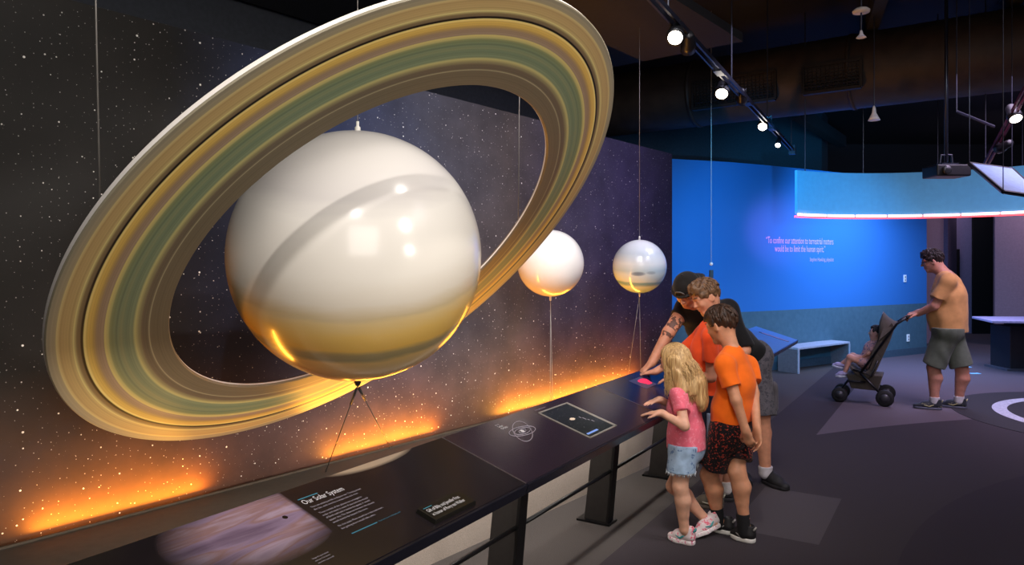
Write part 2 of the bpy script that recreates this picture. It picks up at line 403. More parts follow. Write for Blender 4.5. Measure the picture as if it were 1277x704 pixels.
gm = globe_mat('cream_gold_globe', [(.0, s2l(214, 184, 138)), (.2, s2l(226, 188, 128)), (.262, s2l(228, 186, 116)), (.283, s2l(164, 146, 104)), (.31, s2l(176, 152, 104)), (.335, s2l(238, 188, 92)), (.40, s2l(238, 194, 108)),
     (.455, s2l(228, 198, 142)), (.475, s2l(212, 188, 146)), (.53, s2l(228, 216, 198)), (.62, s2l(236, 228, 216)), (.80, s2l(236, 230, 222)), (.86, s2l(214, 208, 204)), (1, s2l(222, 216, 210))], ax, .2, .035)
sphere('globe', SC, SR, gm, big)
# ring
RC = at(474.8, 313.7, SD); RO = 1.4374 * SD / 3.5; RI = 1.0011 * SD / 3.5
RN = nrm((-.5866, .3612, .7249))
def ring_mat():
    m, nt, b = new_mat('ring_bands')
    tc = N(nt, 'ShaderNodeTexCoord'); sp = N(nt, 'ShaderNodeSeparateXYZ'); L(nt, tc.outputs['Object'], sp.inputs[0])
    cb = N(nt, 'ShaderNodeCombineXYZ'); L(nt, sp.outputs[0], cb.inputs[0]); L(nt, sp.outputs[1], cb.inputs[1])
    ln = N(nt, 'ShaderNodeVectorMath', operation='LENGTH'); L(nt, cb.outputs[0], ln.inputs[0])
    f = math_n(nt, 'DIVIDE', math_n(nt, 'SUBTRACT', math_n(nt, 'DIVIDE', ln.outputs['Value'], RO), .69), .31)
    g = lambda x: (x - .69)/.31
    brown = s2l(126, 108, 76); st = [(0, s2l(122, 104, 74)), (g(.735), s2l(114, 98, 70)), (g(.750), s2l(116, 100, 72)), (g(.753), s2l(168, 152, 108)), (g(.756), s2l(112, 96, 70)), (g(.770), s2l(112, 94, 70)), (g(.780), s2l(150, 136, 84)),
          (g(.788), s2l(196, 180, 96)), (g(.796), s2l(128, 140, 98)), (g(.815), s2l(112, 128, 92)), (g(.825), s2l(136, 142, 94)), (g(.835), s2l(110, 126, 90)), (g(.850), s2l(132, 138, 84)), (g(.861), s2l(212, 188, 92)), (g(.870), s2l(160, 130, 98)),
          (g(.882), s2l(158, 126, 90)), (g(.894), s2l(206, 160, 40)), (g(.905), s2l(228, 180, 44)), (g(.913), s2l(236, 206, 100)), (g(.915), s2l(24, 18, 12)), (g(.9195), s2l(28, 22, 14)), (g(.921), s2l(116, 92, 60)), (g(.930), s2l(140, 116, 66)), (g(.936), s2l(214, 192, 104)),
          (g(.942), s2l(190, 156, 84)), (g(.968), s2l(184, 148, 80)), (g(.974), s2l(208, 180, 104)), (g(.978), s2l(156, 138, 100)), (1, s2l(140, 130, 104))]
    st = [(p, tuple(lerp(sum(c)/3, v, .80)*1.0 for v in c)) for p, c in st]
    st1 = [s for s in st if s[0] <= .56]; st2 = [s for s in st if s[0] > .56]     # two ramps because a ramp is limited in stops
    r1 = ramp(nt, st1); L(nt, f, r1.inputs[0]); r2 = ramp(nt, st2); L(nt, f, r2.inputs[0])
    c = mix_c(nt, math_n(nt, 'GREATER_THAN', f, (st1[-1][0] + st2[0][0])/2), r1.outputs[0], r2.outputs[0])
    nz = N(nt, 'ShaderNodeTexNoise', noise_dimensions='1D', i_Scale=160.0, i_Detail=3.0); L(nt, ln.outputs['Value'], nz.inputs['W'])
    rr = ramp(nt, [(.3, (.88, .88, .88)), (.7, (1.1, 1.1, 1.1))]); L(nt, nz.outputs['Fac'], rr.inputs[0])
    mm = N(nt, 'ShaderNodeMix', data_type='RGBA', blend_type='MULTIPLY'); mm.inputs['Factor'].default_value = 1
    L(nt, c, mm.inputs[6]); L(nt, rr.outputs[0], mm.inputs[7])
    # a fine joint between ring segments every quarter turn
    L(nt, mm.outputs[2], b.inputs['Base Color']); b.inputs['Roughness'].default_value = .42; b.inputs['Specular IOR Level'].default_value = .35
    return m
def ring_obj():
    seg = 220; th = .012
    prof = [(RI, -th*.3), (RI + .006, -th), (RO - .004, -th), (RO, -th*.6), (RO, th*.6), (RO - .004, th), (RI + .006, th), (RI, th*.3)]
    vs = []; fs = []; n = len(prof); nr = 6
    for k in range(seg):
        a = 2*PI*k/seg
        for r, h in prof: vs.append((r*math.cos(a), r*math.sin(a), h))
    for k in range(seg):
        for j in range(n):
            a, c = k*n + j, k*n + (j+1) % n; d = ((k+1) % seg)*n
            fs.append((a, d + j, d + (j+1) % n, c))
    me = bpy.data.meshes.new('ring'); me.from_pydata(vs, [], fs); me.materials.append(ring_mat()); me.materials.append(mat('ring_edge_white', s2l(235, 228, 222), .5, var=.03))
    for p in me.polygons: p.material_index = 1 if (p.index % n) in (3, 7) else 0
    o = bpy.data.objects.new('ring', me); COL.objects.link(o); o.parent = big
    o.location = RC - parent_origin(big); o.rotation_euler = RN.to_track_quat('Z', 'Y').to_euler()
    bm = bmesh.new(); bm.from_mesh(me); bmesh.ops.recalc_face_normals(bm, faces=bm.faces); bm.to_mesh(me); bm.free()
    return o
ring_obj()
CEIL = 3.62
def wire(parent, a, c, r=.0018, fit=True):
    mb = MB().tube([a, c], r, 6); mb.build('suspension_wire', M_wire, parent, True)
top = SC + V(0, 0, SR)
wire(big, top - V(0,0,.005), V(top.x, top.y, CEIL))
MB().lathe(top + V(0,0,-.004), (0,0,1), [(.012, 0), (.012, .025), (.006, .03), (.006, .05)], 12).build('wire_clamp', M_clampw, big, True)
# wires from the ring up to the ceiling panel
def ring_pt(ang, r):
    q = RN.to_track_quat('Z', 'Y'); return RC + q @ V(r*math.cos(ang), r*math.sin(ang), 0)
def ring_near(px, py, r):
    best = None
    for i in range(720):
        p = ring_pt(2*PI*i/720, r); x = CX + F*p.x/p.y; y = HY - F*(p.z - EYE)/p.y; d = (x-px)**2 + (y-py)**2
        if best is None or d < best[0]: best = (d, p)
    return best[1]
p = ring_near(107, 250, RO*.985); wire(big, p + RN*.01, V(p.x - .06, p.y + .03, CEIL), .0026)
p = ring_near(643, 275, RI*1.02); wire(big, p + RN*.01, V(p.x + .01, p.y + .02, CEIL), .0026)
bot = SC - V(0, 0, SR)
MB().lathe(bot + V(0,0,.005), (0,0,-1), [(.014, 0), (.014, .018), (.008, .03)], 12).build('wire_clamp', M_clampk, big, True)
for (px, py, dd_) in ((406, 589, 3.98), (487, 556, 4.50)):
    e = at(px, py, dd_); e.z = PL_H; s_ = bot - V(0,0,.025); mb = MB(); mb.tube([s_, e], .0022, 6)
    q = s_.lerp(e, .03); q2 = s_.lerp(e, .17); mb.tube([q, q2], .006, 8); mb.build('anchor_wire', mat('dark_wire', (.05, .05, .05), .4, .5), big, True)

def small_planet(px, py, rpx, depth, m, label, anchors, topx=None):
    C = at(px, py, depth); R = rpx/F*depth
    t = thing('planet_model', C - V(0,0,R), label, 'planet model', 'small hanging planet models')
    sphere('globe', C, R, m, t, 64, 40)
    tp = C + V(0,0,R); wire(t, tp - V(0,0,.004), V(tp.x, tp.y, 4.5), .0022)
    MB().lathe(tp - V(0,0,.004), (0,0,1), [(.008, 0), (.008, .03), (.004, .035)], 10).build('wire_clamp', M_clampw, t, True)
    bt = C - V(0,0,R); MB().lathe(bt + V(0,0,.004), (0,0,-1), [(.008, 0), (.008, .03), (.004, .035)], 10).build('wire_clamp', M_clampw, t, True)
    for a in anchors:
        e = C + a; e.z = PL_H
        MB().tube([bt - V(0,0,.02), e], .0016, 6).build('anchor_wire', M_wire, t, True)
m_u = globe_mat('white_globe_shaded', [(.0, s2l(205, 186, 168)), (.3, s2l(226, 214, 204)), (.5, s2l(234, 228, 222)), (1, s2l(240, 236, 232))], nrm((.1, -.3, .9)), .25)  # shadow on the lower globe painted in as darker bottom stops
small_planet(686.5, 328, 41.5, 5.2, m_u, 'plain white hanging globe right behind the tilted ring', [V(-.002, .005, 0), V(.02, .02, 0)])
m_n = globe_mat('pale_blue_globe', [(.0, s2l(120, 150, 170)), (.16, s2l(168, 180, 186)), (.2, s2l(120, 146, 162)), (.235, s2l(104, 140, 160)), (.27, s2l(176, 190, 198)), (.4, s2l(188, 202, 210)), (.47, s2l(170, 192, 206)), (.6, s2l(206, 214, 220)), (.78, s2l(190, 202, 214)), (1, s2l(226, 228, 232))],
     nrm((.0, -.12, .99)), .16, .04, spots=[((-.22, -.95, -.27), .3, s2l(108, 122, 140)), ((.25, -.9, -.22), .22, s2l(150, 164, 176))])
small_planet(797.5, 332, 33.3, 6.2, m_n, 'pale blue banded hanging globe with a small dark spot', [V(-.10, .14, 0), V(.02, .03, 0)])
# tiny ball on a wire in front of the blue wall
p = at(887, 331, 8.3)
t = thing('hanging_ball', p - V(0,0,.09), 'tiny white ball with black weight on a wire before the blue wall', 'planet model')
MB().tube([p, V(p.x, p.y, 4.5)], .0025, 6).build('suspension_wire', M_wire, t)
sphere('globe', p + V(0,0,.02), .02, M_clampw, t, 20, 12)
MB().abox(p.x - .022, p.x + .022, p.y - .015, p.y + .015, p.z - .14, p.z - .05).build('weight', M_clampk, t, bevel=.004)

# ------------------------------------------------------------------ display plinth and light strips
m_pl = mat('plinth_carpet', s2l(150, 138, 128), .9, var=.25, scale=260, bump=.4, bscale=260)
m_plt = mat('plinth_top_grey', s2l(70, 66, 58), .7, var=.1)
pl = MB(); zz = V(0, 0, PL_H)
TA, TB = -3.6, 5.15
def arc_off(t): return .765
a0, a1 = wall(TA, .765), wall(TB, .765); b0, b1 = wall(TA, .10), wall(TB, .10)
tpl = thing('display_plinth', wall(1.5, .4), 'long low carpeted plinth between the reading rail and the mural', 'plinth')
MB().hexa([wall(TA, .099), wall(TB, .099), wall(TB, .001), wall(TA, .001)] + [wall(TA, .099, .40), wall(TB, .099, .40), wall(TB, .001, .40), wall(TA, .001, .40)]).build('light_trough', m_plt, tpl)
MB().hexa([a0, a1, b1, b0, a0 + zz*.96, a1 + zz*.96, b1 + zz*.96, b0 + zz*.96]).build('plinth_body', m_pl, tpl)
MB().hexa([a0 + zz*.96, a1 + zz*.96, b1 + zz*.96, b0 + zz*.96, a0 + zz, a1 + zz, b1 + zz, b0 + zz]).build('plinth_top', m_plt, tpl)
# raised kerb just in front of the mural hides the lamps
kb = MB(); k0, k1 = wall(TA, .10, PL_H), wall(TB, .10, PL_H)
kb.hexa([k0, k1, k1 - WR*.012, k0 - WR*.012, k0 + V(0,0,.01), k1 + V(0,0,.01), k1 - WR*.012 + V(0,0,.01), k0 - WR*.012 + V(0,0,.01)])
kb.build('light_cove_lip', mat('cove_lip', s2l(70, 58, 44), .6), tpl)
M_led = mat('amber_led', (1, .45, .06), .4, emit=(1.0, .36, .03), estr=3)
segs = [(-.74, .02, 'leftmost'), (.78, 1.66, 'middle'), (2.35, 4.4, 'rightmost')]
for i, (s0, s1, wd) in enumerate(segs):
    lb = ['left amber light strip at the foot of the mural, below the ring', 'middle amber light strip at the foot of the mural, below the big globe', 'right amber light strip at the foot of the mural, behind the touch screen'][i]
    ls = MB(); c = wall((s0 + s1)/2, .05, PL_H - .028); ls.box(c, WU, WR, (0,0,1), s1 - s0, .03, .02)
    tag(ls.build('light_strip', M_led), lb, 'light strip', 'amber light strips along the mural')
    for j in range(1):
        pos = wall((s0 + s1)/2, .055, PL_H - .012)
        lo_ = point_light('amber_light', 'AREA', pos, None, 23 * (s1 - s0), (1.0, .40, .035), sx=(s1 - s0), sy=.04)
        z_ = -(V(0,0,1)*.97 + WR*.22).normalized(); x_ = WU; y_ = z_.cross(x_)
        lo_.rotation_euler = Matrix((x_, y_, z_)).transposed().to_euler()
# ------------------------------------------------------------------ reading rails
M_edge = mat('rail_edge_black', s2l(30, 30, 40), .25, .2)
M_leg = mat('leg_grey_metal', s2l(46, 43, 42), .45, .3)
M_legd = mat('leg_black_metal', s2l(14, 14, 16), .4, .3)
M_white = mat('print_white', s2l(225, 222, 225), .6, var=.02)
M_grey_t = mat('print_grey', s2l(170, 162, 172), .6, var=.02)
M_teal = mat('print_teal', s2l(60, 130, 150), .6, var=.02)
def panel_mat(name, kind):
    m, nt, b = new_mat(name)
    geo = N(nt, 'ShaderNodeNewGeometry')
    def axis(vec, off):
        d = N(nt, 'ShaderNodeVectorMath', operation='DOT_PRODUCT'); L(nt, geo.outputs['Position'], d.inputs[0]); d.inputs[1].default_value = vec
        return math_n(nt, 'SUBTRACT', d.outputs['Value'], off)
    s = axis(U, F0.dot(U)); d = axis(DV, F0.dot(DV))
    cb = N(nt, 'ShaderNodeCombineXYZ'); L(nt, s, cb.inputs[0]); L(nt, d, cb.inputs[1])
    nz = N(nt, 'ShaderNodeTexNoise', i_Scale=9.0, i_Detail=5.0); L(nt, cb.outputs[0], nz.inputs['Vector'])
    if kind == 'planet':
        c = mix_c(nt, nz.outputs['Fac'], s2l(24, 20, 22), s2l(38, 32, 36))
        # printed gas-giant close-up, fading to black towards the front
        mp = N(nt, 'ShaderNodeMapping'); mp.inputs['Rotation'].default_value = (0, 0, -.45); mp.inputs['Scale'].default_value = (2.2, 16, 1); L(nt, cb.outputs[0], mp.inputs[0])
        n2 = N(nt, 'ShaderNodeTexNoise', i_Scale=1.0, i_Detail=6.0, i_Distortion=.6); L(nt, mp.outputs[0], n2.inputs['Vector'])
        jr = ramp(nt, [(.25, s2l(98, 78, 104)), (.45, s2l(150, 128, 156)), (.52, s2l(150, 116, 118)), (.6, s2l(176, 154, 176)), (.75, s2l(120, 100, 130))]); L(nt, n2.outputs['Fac'], jr.inputs[0])
        sx = math_n(nt, 'DIVIDE', math_n(nt, 'ADD', s, 1.06), .30); sy = math_n(nt, 'DIVIDE', math_n(nt, 'SUBTRACT', d, .33), .20)
        el = math_n(nt, 'SQRT', math_n(nt, 'ADD', math_n(nt, 'MULTIPLY', sx, sx), math_n(nt, 'MULTIPLY', sy, sy)))
        fr = ramp(nt, [(.5, (1, 1, 1)), (.98, (0, 0, 0))]); L(nt, el, fr.inputs[0])
        cut = ramp(nt, [(.0, (1, 1, 1)), (1, (0, 0, 0))]); L(nt, math_n(nt, 'DIVIDE', math_n(nt, 'ADD', s, .89), .015, True), cut.inputs[0])
        c = mix_c(nt, math_n(nt, 'MULTIPLY', fr.outputs[0], cut.outputs[0]), c, jr.outputs[0])
        # tiny black moon shadow
        mx = math_n(nt, 'ADD', s, .955); my = math_n(nt, 'SUBTRACT', d, .317)
        ml = math_n(nt, 'SQRT', math_n(nt, 'ADD', math_n(nt, 'MULTIPLY', mx, mx), math_n(nt, 'MULTIPLY', my, my)))
        c = mix_c(nt, math_n(nt, 'LESS_THAN', ml, .009), c, (.006, .005, .006))
        # printed pale limb along the back edge
        bx = math_n(nt, 'DIVIDE', math_n(nt, 'ADD', s, .44), .26); by = math_n(nt, 'DIVIDE', math_n(nt, 'SUBTRACT', d, .465), .07)
        bl = math_n(nt, 'SQRT', math_n(nt, 'ADD', math_n(nt, 'MULTIPLY', bx, bx), math_n(nt, 'MULTIPLY', by, by)))
        br = ramp(nt, [(.75, (1, 1, 1)), (1.05, (0, 0, 0))]); L(nt, bl, br.inputs[0])
        c = mix_c(nt, br.outputs[0], c, s2l(176, 156, 134))
    elif kind == 'plum':
        c = mix_c(nt, nz.outputs['Fac'], s2l(40, 31, 40), s2l(54, 42, 52))
    else:
        c = mix_c(nt, nz.outputs['Fac'], s2l(20, 24, 52), s2l(28, 34, 72))
    L(nt, c, b.inputs['Base Color']); b.inputs['Roughness'].default_value = .22; b.inputs['Specular IOR Level'].default_value = .45
    return m
def rail_panel(root, name, s0, s1, m):
    th = .03; p = []
    for h in (-th, 0):
        p += [desk(s0, 0, h), desk(s1, 0, h), desk(s1, DL, h), desk(s0, DL, h)]
    o = MB().hexa(p).build(name, m, root, bevel=.002)
    MB().hexa([desk(s0, -.012, -.045), desk(s1, -.012, -.045), desk(s1, -.0005, -.045), desk(s0, -.0005, -.045), desk(s0, -.012, -.001), desk(s1, -.012, -.001), desk(s1, -.0005, -.001), desk(s0, -.0005, -.001)]).build('front_edge', M_edge, o, bevel=.002)
    return o
def rail_leg(root, s, hgt=.74):
    # canted box leg under the back half of the rail
    def gp(off, z): 
        q = F0 + U*s + NW*off; return V(q.x, q.y, z)
    mb = MB(); w_ = U * .03
    def prism(lo0, lo1, hi0, hi1, ww, z0=.012, z1=.70):
        z1a = .72 + hi0*.13/.42 - .035; z1b = .72 + hi1*.13/.42 - .035
        return [gp(lo0, z0) - ww, gp(lo0, z0) + ww, gp(lo1, z0) + ww, gp(lo1, z0) - ww, gp(hi0, z1a) - ww, gp(hi0, z1a) + ww, gp(hi1, z1b) + ww, gp(hi1, z1b) - ww]
    mb.hexa(prism(.36, .51, .29, .42, w_))
    lg = mb.build('leg', M_leg, root)
    MB().hexa(prism(.345, .36, .275, .29, w_*1.2)).build('leg_face', M_legd, lg)
    MB().hexa([gp(.33, 0) - w_*2, gp(.33, 0) + w_*2, gp(.55, 0) + w_*2, gp(.55, 0) - w_*2, gp(.33, .012) - w_*2, gp(.33, .012) + w_*2, gp(.55, .012) + w_*2, gp(.55, .012) - w_*2]).build('foot_plate', M_legd, lg)
rail = thing('reading_rail', V(F0.x, F0.y, 0) + NW*.3, 'long sloping dark reading rail in front of the mural with prints and a touch screen', 'reading rail')
P1 = rail_panel(rail, 'print_panel', -2.1, -.004, panel_mat('planet_print', 'planet')); P1['label'] = 'black panel printed with a mauve gas planet and white text'
P2 = rail_panel(rail, 'print_panel', .004, 1.545, panel_mat('plum_print', 'plum')); P2['label'] = 'plum-black panel with orbit emblem and touch screen'
P3 = rail_panel(rail, 'print_panel', 1.553, 2.95, panel_mat('navy_print', 'navy')); P3['label'] = 'navy blue panel with a pink picture'
M_seam = mat('seam_metal', s2l(120, 110, 110), .4, .5)
for s_ in (0, 1.549):
    MB().box(desk(s_, DL/2, -.0005), U, DV, DN, .0045, DL, .003).build('seam_strip', M_seam, rail)
for s_ in (-.62, .5, 1.61, 2.71): rail_leg(rail, s_)
for (a, c) in ((-2.0, -.62), (-.62, .5), (.5, 1.61), (1.61, 2.71)):
    pa = F0 + U*(a + .03) + NW*.335; pc = F0 + U*(c - .03) + NW*.335
    MB().tube([V(pa.x, pa.y, .33), V(pc.x, pc.y, .33)], .011, 10).build('cross_bar', M_legd, rail, True)
# writing on the first panel
def rail_text(s, body, size, s0, d0, m, xs=1.0, name='lettering', parent=None): return text_mesh(name, body, size, desk(s0, d0), U, DV, m, parent or P1, xs=xs)
MB().box(desk(-.815, .372, .0006), U, DV, DN, .085, .004, .001).build('accent_line', M_teal, P1)
rail_text(0, 'Our Solar System', .036, -.858, .338, M_white, .70, 'title_lettering')
lines = ['There are amazing worlds circling our star. Traveling around', 'the Sun, each one has a unique size and color.', '', 'These models of the planets are arranged in', 'order and sized to scale. If you took this model', 'of Earth and held it beside the giants, it would', 'appear tiny. The distances between the planets', 'would stretch far beyond this room.', '', 'On that scale, Pluto would be in the next town,', 'but getting there would take years.']
y = .312
for ln_ in lines:
    if not ln_: y -= .008; continue
    rail_text(0, ln_, .0125, -.852, y, M_grey_t, .74 if ln_ is lines[0] else .86, 'body_lettering'); y -= .0158
MB().box(desk(-.785, .137, .0006), U, DV, DN, .115, .0035, .001).build('accent_line', M_teal, P1)
rail_text(0, 'Planet sizes shown at the same scale', .009, -.72, .1345, M_teal, .8, 'caption_lettering')
for k, ln_ in enumerate(['Image of a giant planet', 'and one of its moons', 'seen from a spacecraft']): rail_text(0, ln_, .009, -1.03, .105 - k*.012, M_grey_t, .75, 'caption_lettering')
# donor plaque, a raised wedge
pq = MB(); th = .016
pq.hexa([desk(-.57, .017, 0), desk(-.328, .017, 0), desk(-.328, .105, 0), desk(-.57, .105, 0), desk(-.566, .02, th), desk(-.332, .02, th), desk(-.332, .102, th), desk(-.566, .102, th)])
PQ = pq.build('donor_plaque', mat('plaque_black', s2l(30, 28, 24), .2), P1, bevel=.002)
for k, (ln_, yy) in enumerate((('Gift of Billy and Jennifer Frist', .064), ('in honor of Rory van Walker', .040))):
    text_mesh('plaque_lettering', ln_, .0235, desk(-.553, yy, th), U, DV, M_white, P1, xs=.66)
MB().box(desk(-.53, .089, th + .0006), U, DV, DN, .045, .003, .001).build('accent_line', M_teal, P1)
# second panel: emblem, label, touch screen
em = MB()
def ell(cs, cd, a, b_, rot, h): 
    pts = []
    for i in range(48):
        t = 2*PI*i/48; x = a*math.cos(t); y_ = b_*math.sin(t)
        pts.append(desk(cs + x*math.cos(rot) - y_*math.sin(rot), cd + x*math.sin(rot) + y_*math.cos(rot), h))
    em.tube(pts, .0016, 5, closed=True)
ec, ed = .442, .2935
ell(ec, ed, .1145, .0486, .609, .0005); ell(ec, ed, .102, .036, -.03, .001); ell(ec, ed, .066, .024, .05, .001); ell(ec, ed, .034, .012, .15, .001)
em.build('orbit_emblem', M_grey_t, P2)
MB().lathe(desk(ec, ed, .0), DN, [(.011, 0), (.011, .001)], 16).build('emblem_sun', M_white, P2)
rail_text(0, 'EXPLORE', .009, .352, .392, M_white, .9, 'label_lettering', P2); rail_text(0, 'Solar', .02, .352, .372, M_white, 1, 'label_lettering', P2); rail_text(0, 'Orbits', .02, .352, .352, M_white, 1, 'label_lettering', P2)
rail_text(0, 'Touch to explore the planets', .012, .74, .40, M_grey_t, .8, 'label_lettering', P2)
fr = MB(); s0, s1, d0, d1 = .73, 1.056, .067, .378
for (a, c, e, g_) in ((s0, s1, d0, d0 + .008), (s0, s1, d1 - .008, d1), (s0, s0 + .008, d0, d1), (s1 - .022, s1, d0, d1)):
    fr.hexa([desk(a, e, 0), desk(c, e, 0), desk(c, g_, 0), desk(a, g_, 0), desk(a, e, .004), desk(c, e, .004), desk(c, g_, .004), desk(a, g_, .004)])
FR = fr.build('touch_screen', mat('screen_frame', s2l(176, 170, 160), .3, .3), P2)
def screen_mat():
    m, nt, b = new_mat('screen_display')
    tc = N(nt, 'ShaderNodeTexCoord'); vo = N(nt, 'ShaderNodeTexVoronoi', i_Scale=60.0); L(nt, tc.outputs['Object'], vo.inputs['Vector'])
    nz = N(nt, 'ShaderNodeTexNoise', i_Scale=8.0); L(nt, tc.outputs['Object'], nz.inputs['Vector'])
    st = math_n(nt, 'LESS_THAN', vo.outputs['Distance'], .13)
    c = mix_c(nt, nz.outputs['Fac'], s2l(26, 28, 28), s2l(46, 50, 50)); c = mix_c(nt, math_n(nt, 'MULTIPLY', st, .5), c, s2l(150, 150, 150))
    L(nt, c, b.inputs['Base Color']); b.inputs['Roughness'].default_value = .12
    L(nt, c, b.inputs['Emission Color']); b.inputs['Emission Strength'].default_value = .25
    return m
MB().hexa([desk(s0 + .008, d0 + .008, 0), desk(s1 - .022, d0 + .008, 0), desk(s1 - .022, d1 - .008, 0), desk(s0 + .008, d1 - .008, 0), desk(s0 + .008, d0 + .008, .002), desk(s1 - .022, d0 + .008, .002), desk(s1 - .022, d1 - .008, .002), desk(s0 + .008, d1 - .008, .002)]).build('screen', screen_mat(), P2)
M_scrw = mat('screen_glow', s2l(210, 190, 170), .4, emit=s2l(210, 185, 160), estr=.5); M_scrb = mat('screen_button', s2l(120, 150, 210), .4, emit=s2l(110, 140, 210), estr=.5)
MB().box(desk(.86, .24, .0025), U, DV, DN, .045, .012, .001).box(desk(.86, .24, .0028), U, DV, DN, .024, .022, .001).build('screen_galaxy', M_scrw, P2)
MB().box(desk(.82, .10, .0025), U, DV, DN, .12, .012, .001).build('screen_button', M_scrb, P2)
for k, hh_ in enumerate((.03, .045, .022, .035)): MB().box(desk(.93 + k*.012, .23 - k*.02, .0025), U, DV, DN, .005, hh_*.5, .001).build('screen_chart', M_grey_t, P2)
# third panel: pink picture and small bright picture
def glow_box(s_, d_, w_, h_, m, nm): MB().box(desk(s_, d_, .001), U, DV, DN, w_, h_, .0015).build(nm, m, P3)
glow_box(2.02, .31, .2, .13, mat('picture_slate', s2l(70, 74, 108), .3), 'picture_panel')
pk = MB(); c_ = (2.06, .31)
pts = [desk(c_[0] + .062*math.cos(a) * (1 + .25*math.sin(3*a)), c_[1] + .05*math.sin(a)*(1 + .2*math.cos(2*a)), .0028) for a in [2*PI*i/24 for i in range(24)]]
pk.add(pts, [tuple(range(24))]); pk.build('pink_picture', mat('pink_lit_picture', s2l(240, 40, 90), .4, emit=s2l(255, 40, 90), estr=.5), P3)  # lit look of the picture comes from emission in its material
glow_box(2.32, .2, .16, .16, mat('picture_dark', s2l(14, 16, 30), .3), 'picture_panel')

# second reading rail, further along, blue lit
rail2 = thing('reading_rail', V(2.5, 7.6, 0), 'short blue reading rail standing by itself in front of the blue wall', 'reading rail')
_F0, _U, _MR, _NW, _DV, _DN = F0, U, MR, NW, DV, DN
F0 = V(2.22, 6.5, .72); U = nrm((1.06, 1.8, 0)); MR = V(U.y, -U.x, 0); NW = -MR
DV = NW*.46 + V(0, 0, .135); DL2 = DL; DL = DV.length; DV.normalize(); DN = U.cross(DV)
M_bl = mat('blue_panel_print', s2l(64, 124, 190), .4, var=.06, scale=4)
PB = rail_panel(rail2, 'print_panel', -.3, 2.1, M_bl)
for (a, c, d_) in ((1.38, 1.62, .0), (.35, .6, -.02)):
    MB().box(desk(.35 + a, .20 + d_, .001), U, DV, DN, .08, .33, .0015).build('inset_slot', mat('slot_navy', s2l(18, 26, 60), .4), PB)
    MB().box(desk(.36 + a, .19 + d_, .0022), U, DV, DN, .05, .29, .0012).build('slot_insert', mat('slot_lilac', s2l(150, 130, 170), .5), PB)
for s_ in (.1, 1.95): rail_leg(rail2, s_)
F0, U, MR, NW, DV, DN = _F0, _U, _MR, _NW, _DV, _DN; DL = DL2

# ------------------------------------------------------------------ bench
bu = nrm((1.14, .83, 0)); bn = V(-bu.y, bu.x, 0); b0 = V(4.14, 10.45, 0); bl_ = 1.42; bd = .34; bh = .375
bench = thing('bench', b0 + bu*bl_/2 + bn*bd/2, 'low pale slab bench with panel ends against the blue wall', 'bench')
M_bt = mat('bench_pale_laminate', s2l(178, 184, 196), .45); M_be = mat('bench_grey_end', s2l(120, 112, 116), .7)
MB().box(b0 + bu*bl_/2 + bn*bd/2 + V(0,0,bh - .015), bu, bn, (0,0,1), bl_, bd, .03).build('seat', M_bt, bench, bevel=.004)
for k in (0, 1):
    c = b0 + bu*(.02 + k*(bl_ - .04)) + bn*bd/2 + V(0,0,(bh - .03)/2)
    e = MB().box(c, bu, bn, (0,0,1), .03, bd - .02, bh - .03).build('end_panel', M_be, bench)
    MB().box(c - bn*(bd/2 - .005), bu, bn, (0,0,1), .03, .02, bh - .03).build('edge_strip', M_bt, e)
# ------------------------------------------------------------------ wall writing and plates
M_pink = mat('quote_print', s2l(226, 190, 232), .7, var=.02)
def wall_text(px0, px1, py, s_, name, label):
    a, t0 = bw_pt(px0); c, t1 = bw_pt(px1)
    x = (c - a).normalized(); z0 = EYE - (py - HY)*a.y/F
    return a, c, x, z0
sc_q = .62
# bend the lettering along the wall
def bent_text(name, body, size, pxs, py, pxe, parent=None):
    a, _ = bw_pt(pxs); z = EYE - (py - HY)*a.y/F
    o = text_mesh(name, body, size, (0, 0, 0), (1, 0, 0), (0, 1, 0), M_pink, None, xs=1, lift=0)
    # arc length from start
    acc = [0]; 
    for p, q_ in zip(BW[:-1], BW[1:]): acc.append(acc[-1] + (q_ - p).length)
    def pos(L_):
        for i in range(len(BW) - 1):
            if L_ <= acc[i+1] or i == len(BW) - 2:
                t = (L_ - acc[i])/(acc[i+1] - acc[i]); p = BW[i].lerp(BW[i+1], t); tt = (BW[i+1] - BW[i]).normalized(); return p + V(tt.y, -tt.x, 0)*.004
    e, _ = bw_pt(pxe)
    near = lambda q: acc[-1]*min(range(2001), key=lambda k: (pos(acc[-1]*k/2000) - q).length)/2000
    L0, L1 = near(a), near(e); xm = max(v.co.x for v in o.data.vertices); off = parent_origin(parent)
    for v in o.data.vertices:
        p = pos(L0 + v.co.x*(L1 - L0)/xm); v.co = V(p.x, p.y, z + v.co.y) - off
    o.parent = parent
    return o
qa = bw_pt(990)[0]
qt = thing('wall_quote', V(qa.x, qa.y, 1.85), 'two-line pink quotation lettered on the blue wall with its credit', 'wall lettering')
for nm_, body_, size_, px_, py_, pe_ in (('quote_line', '\u201cTo confine our attention to terrestrial matters', .145, 955, 303, 1039), ('quote_line', 'would be to limit the human spirit.\u201d', .145, 966, 313.5, 1029), ('quote_credit', 'Stephen Hawking, physicist', .085, 1009.5, 325.5, 1039.5)):
    bent_text(nm_, body_, size_, px_, py_, pe_, parent=qt)
M_plate = mat('white_plate', s2l(220, 228, 236), .4, var=.02, emit=s2l(200, 220, 240), estr=.25)
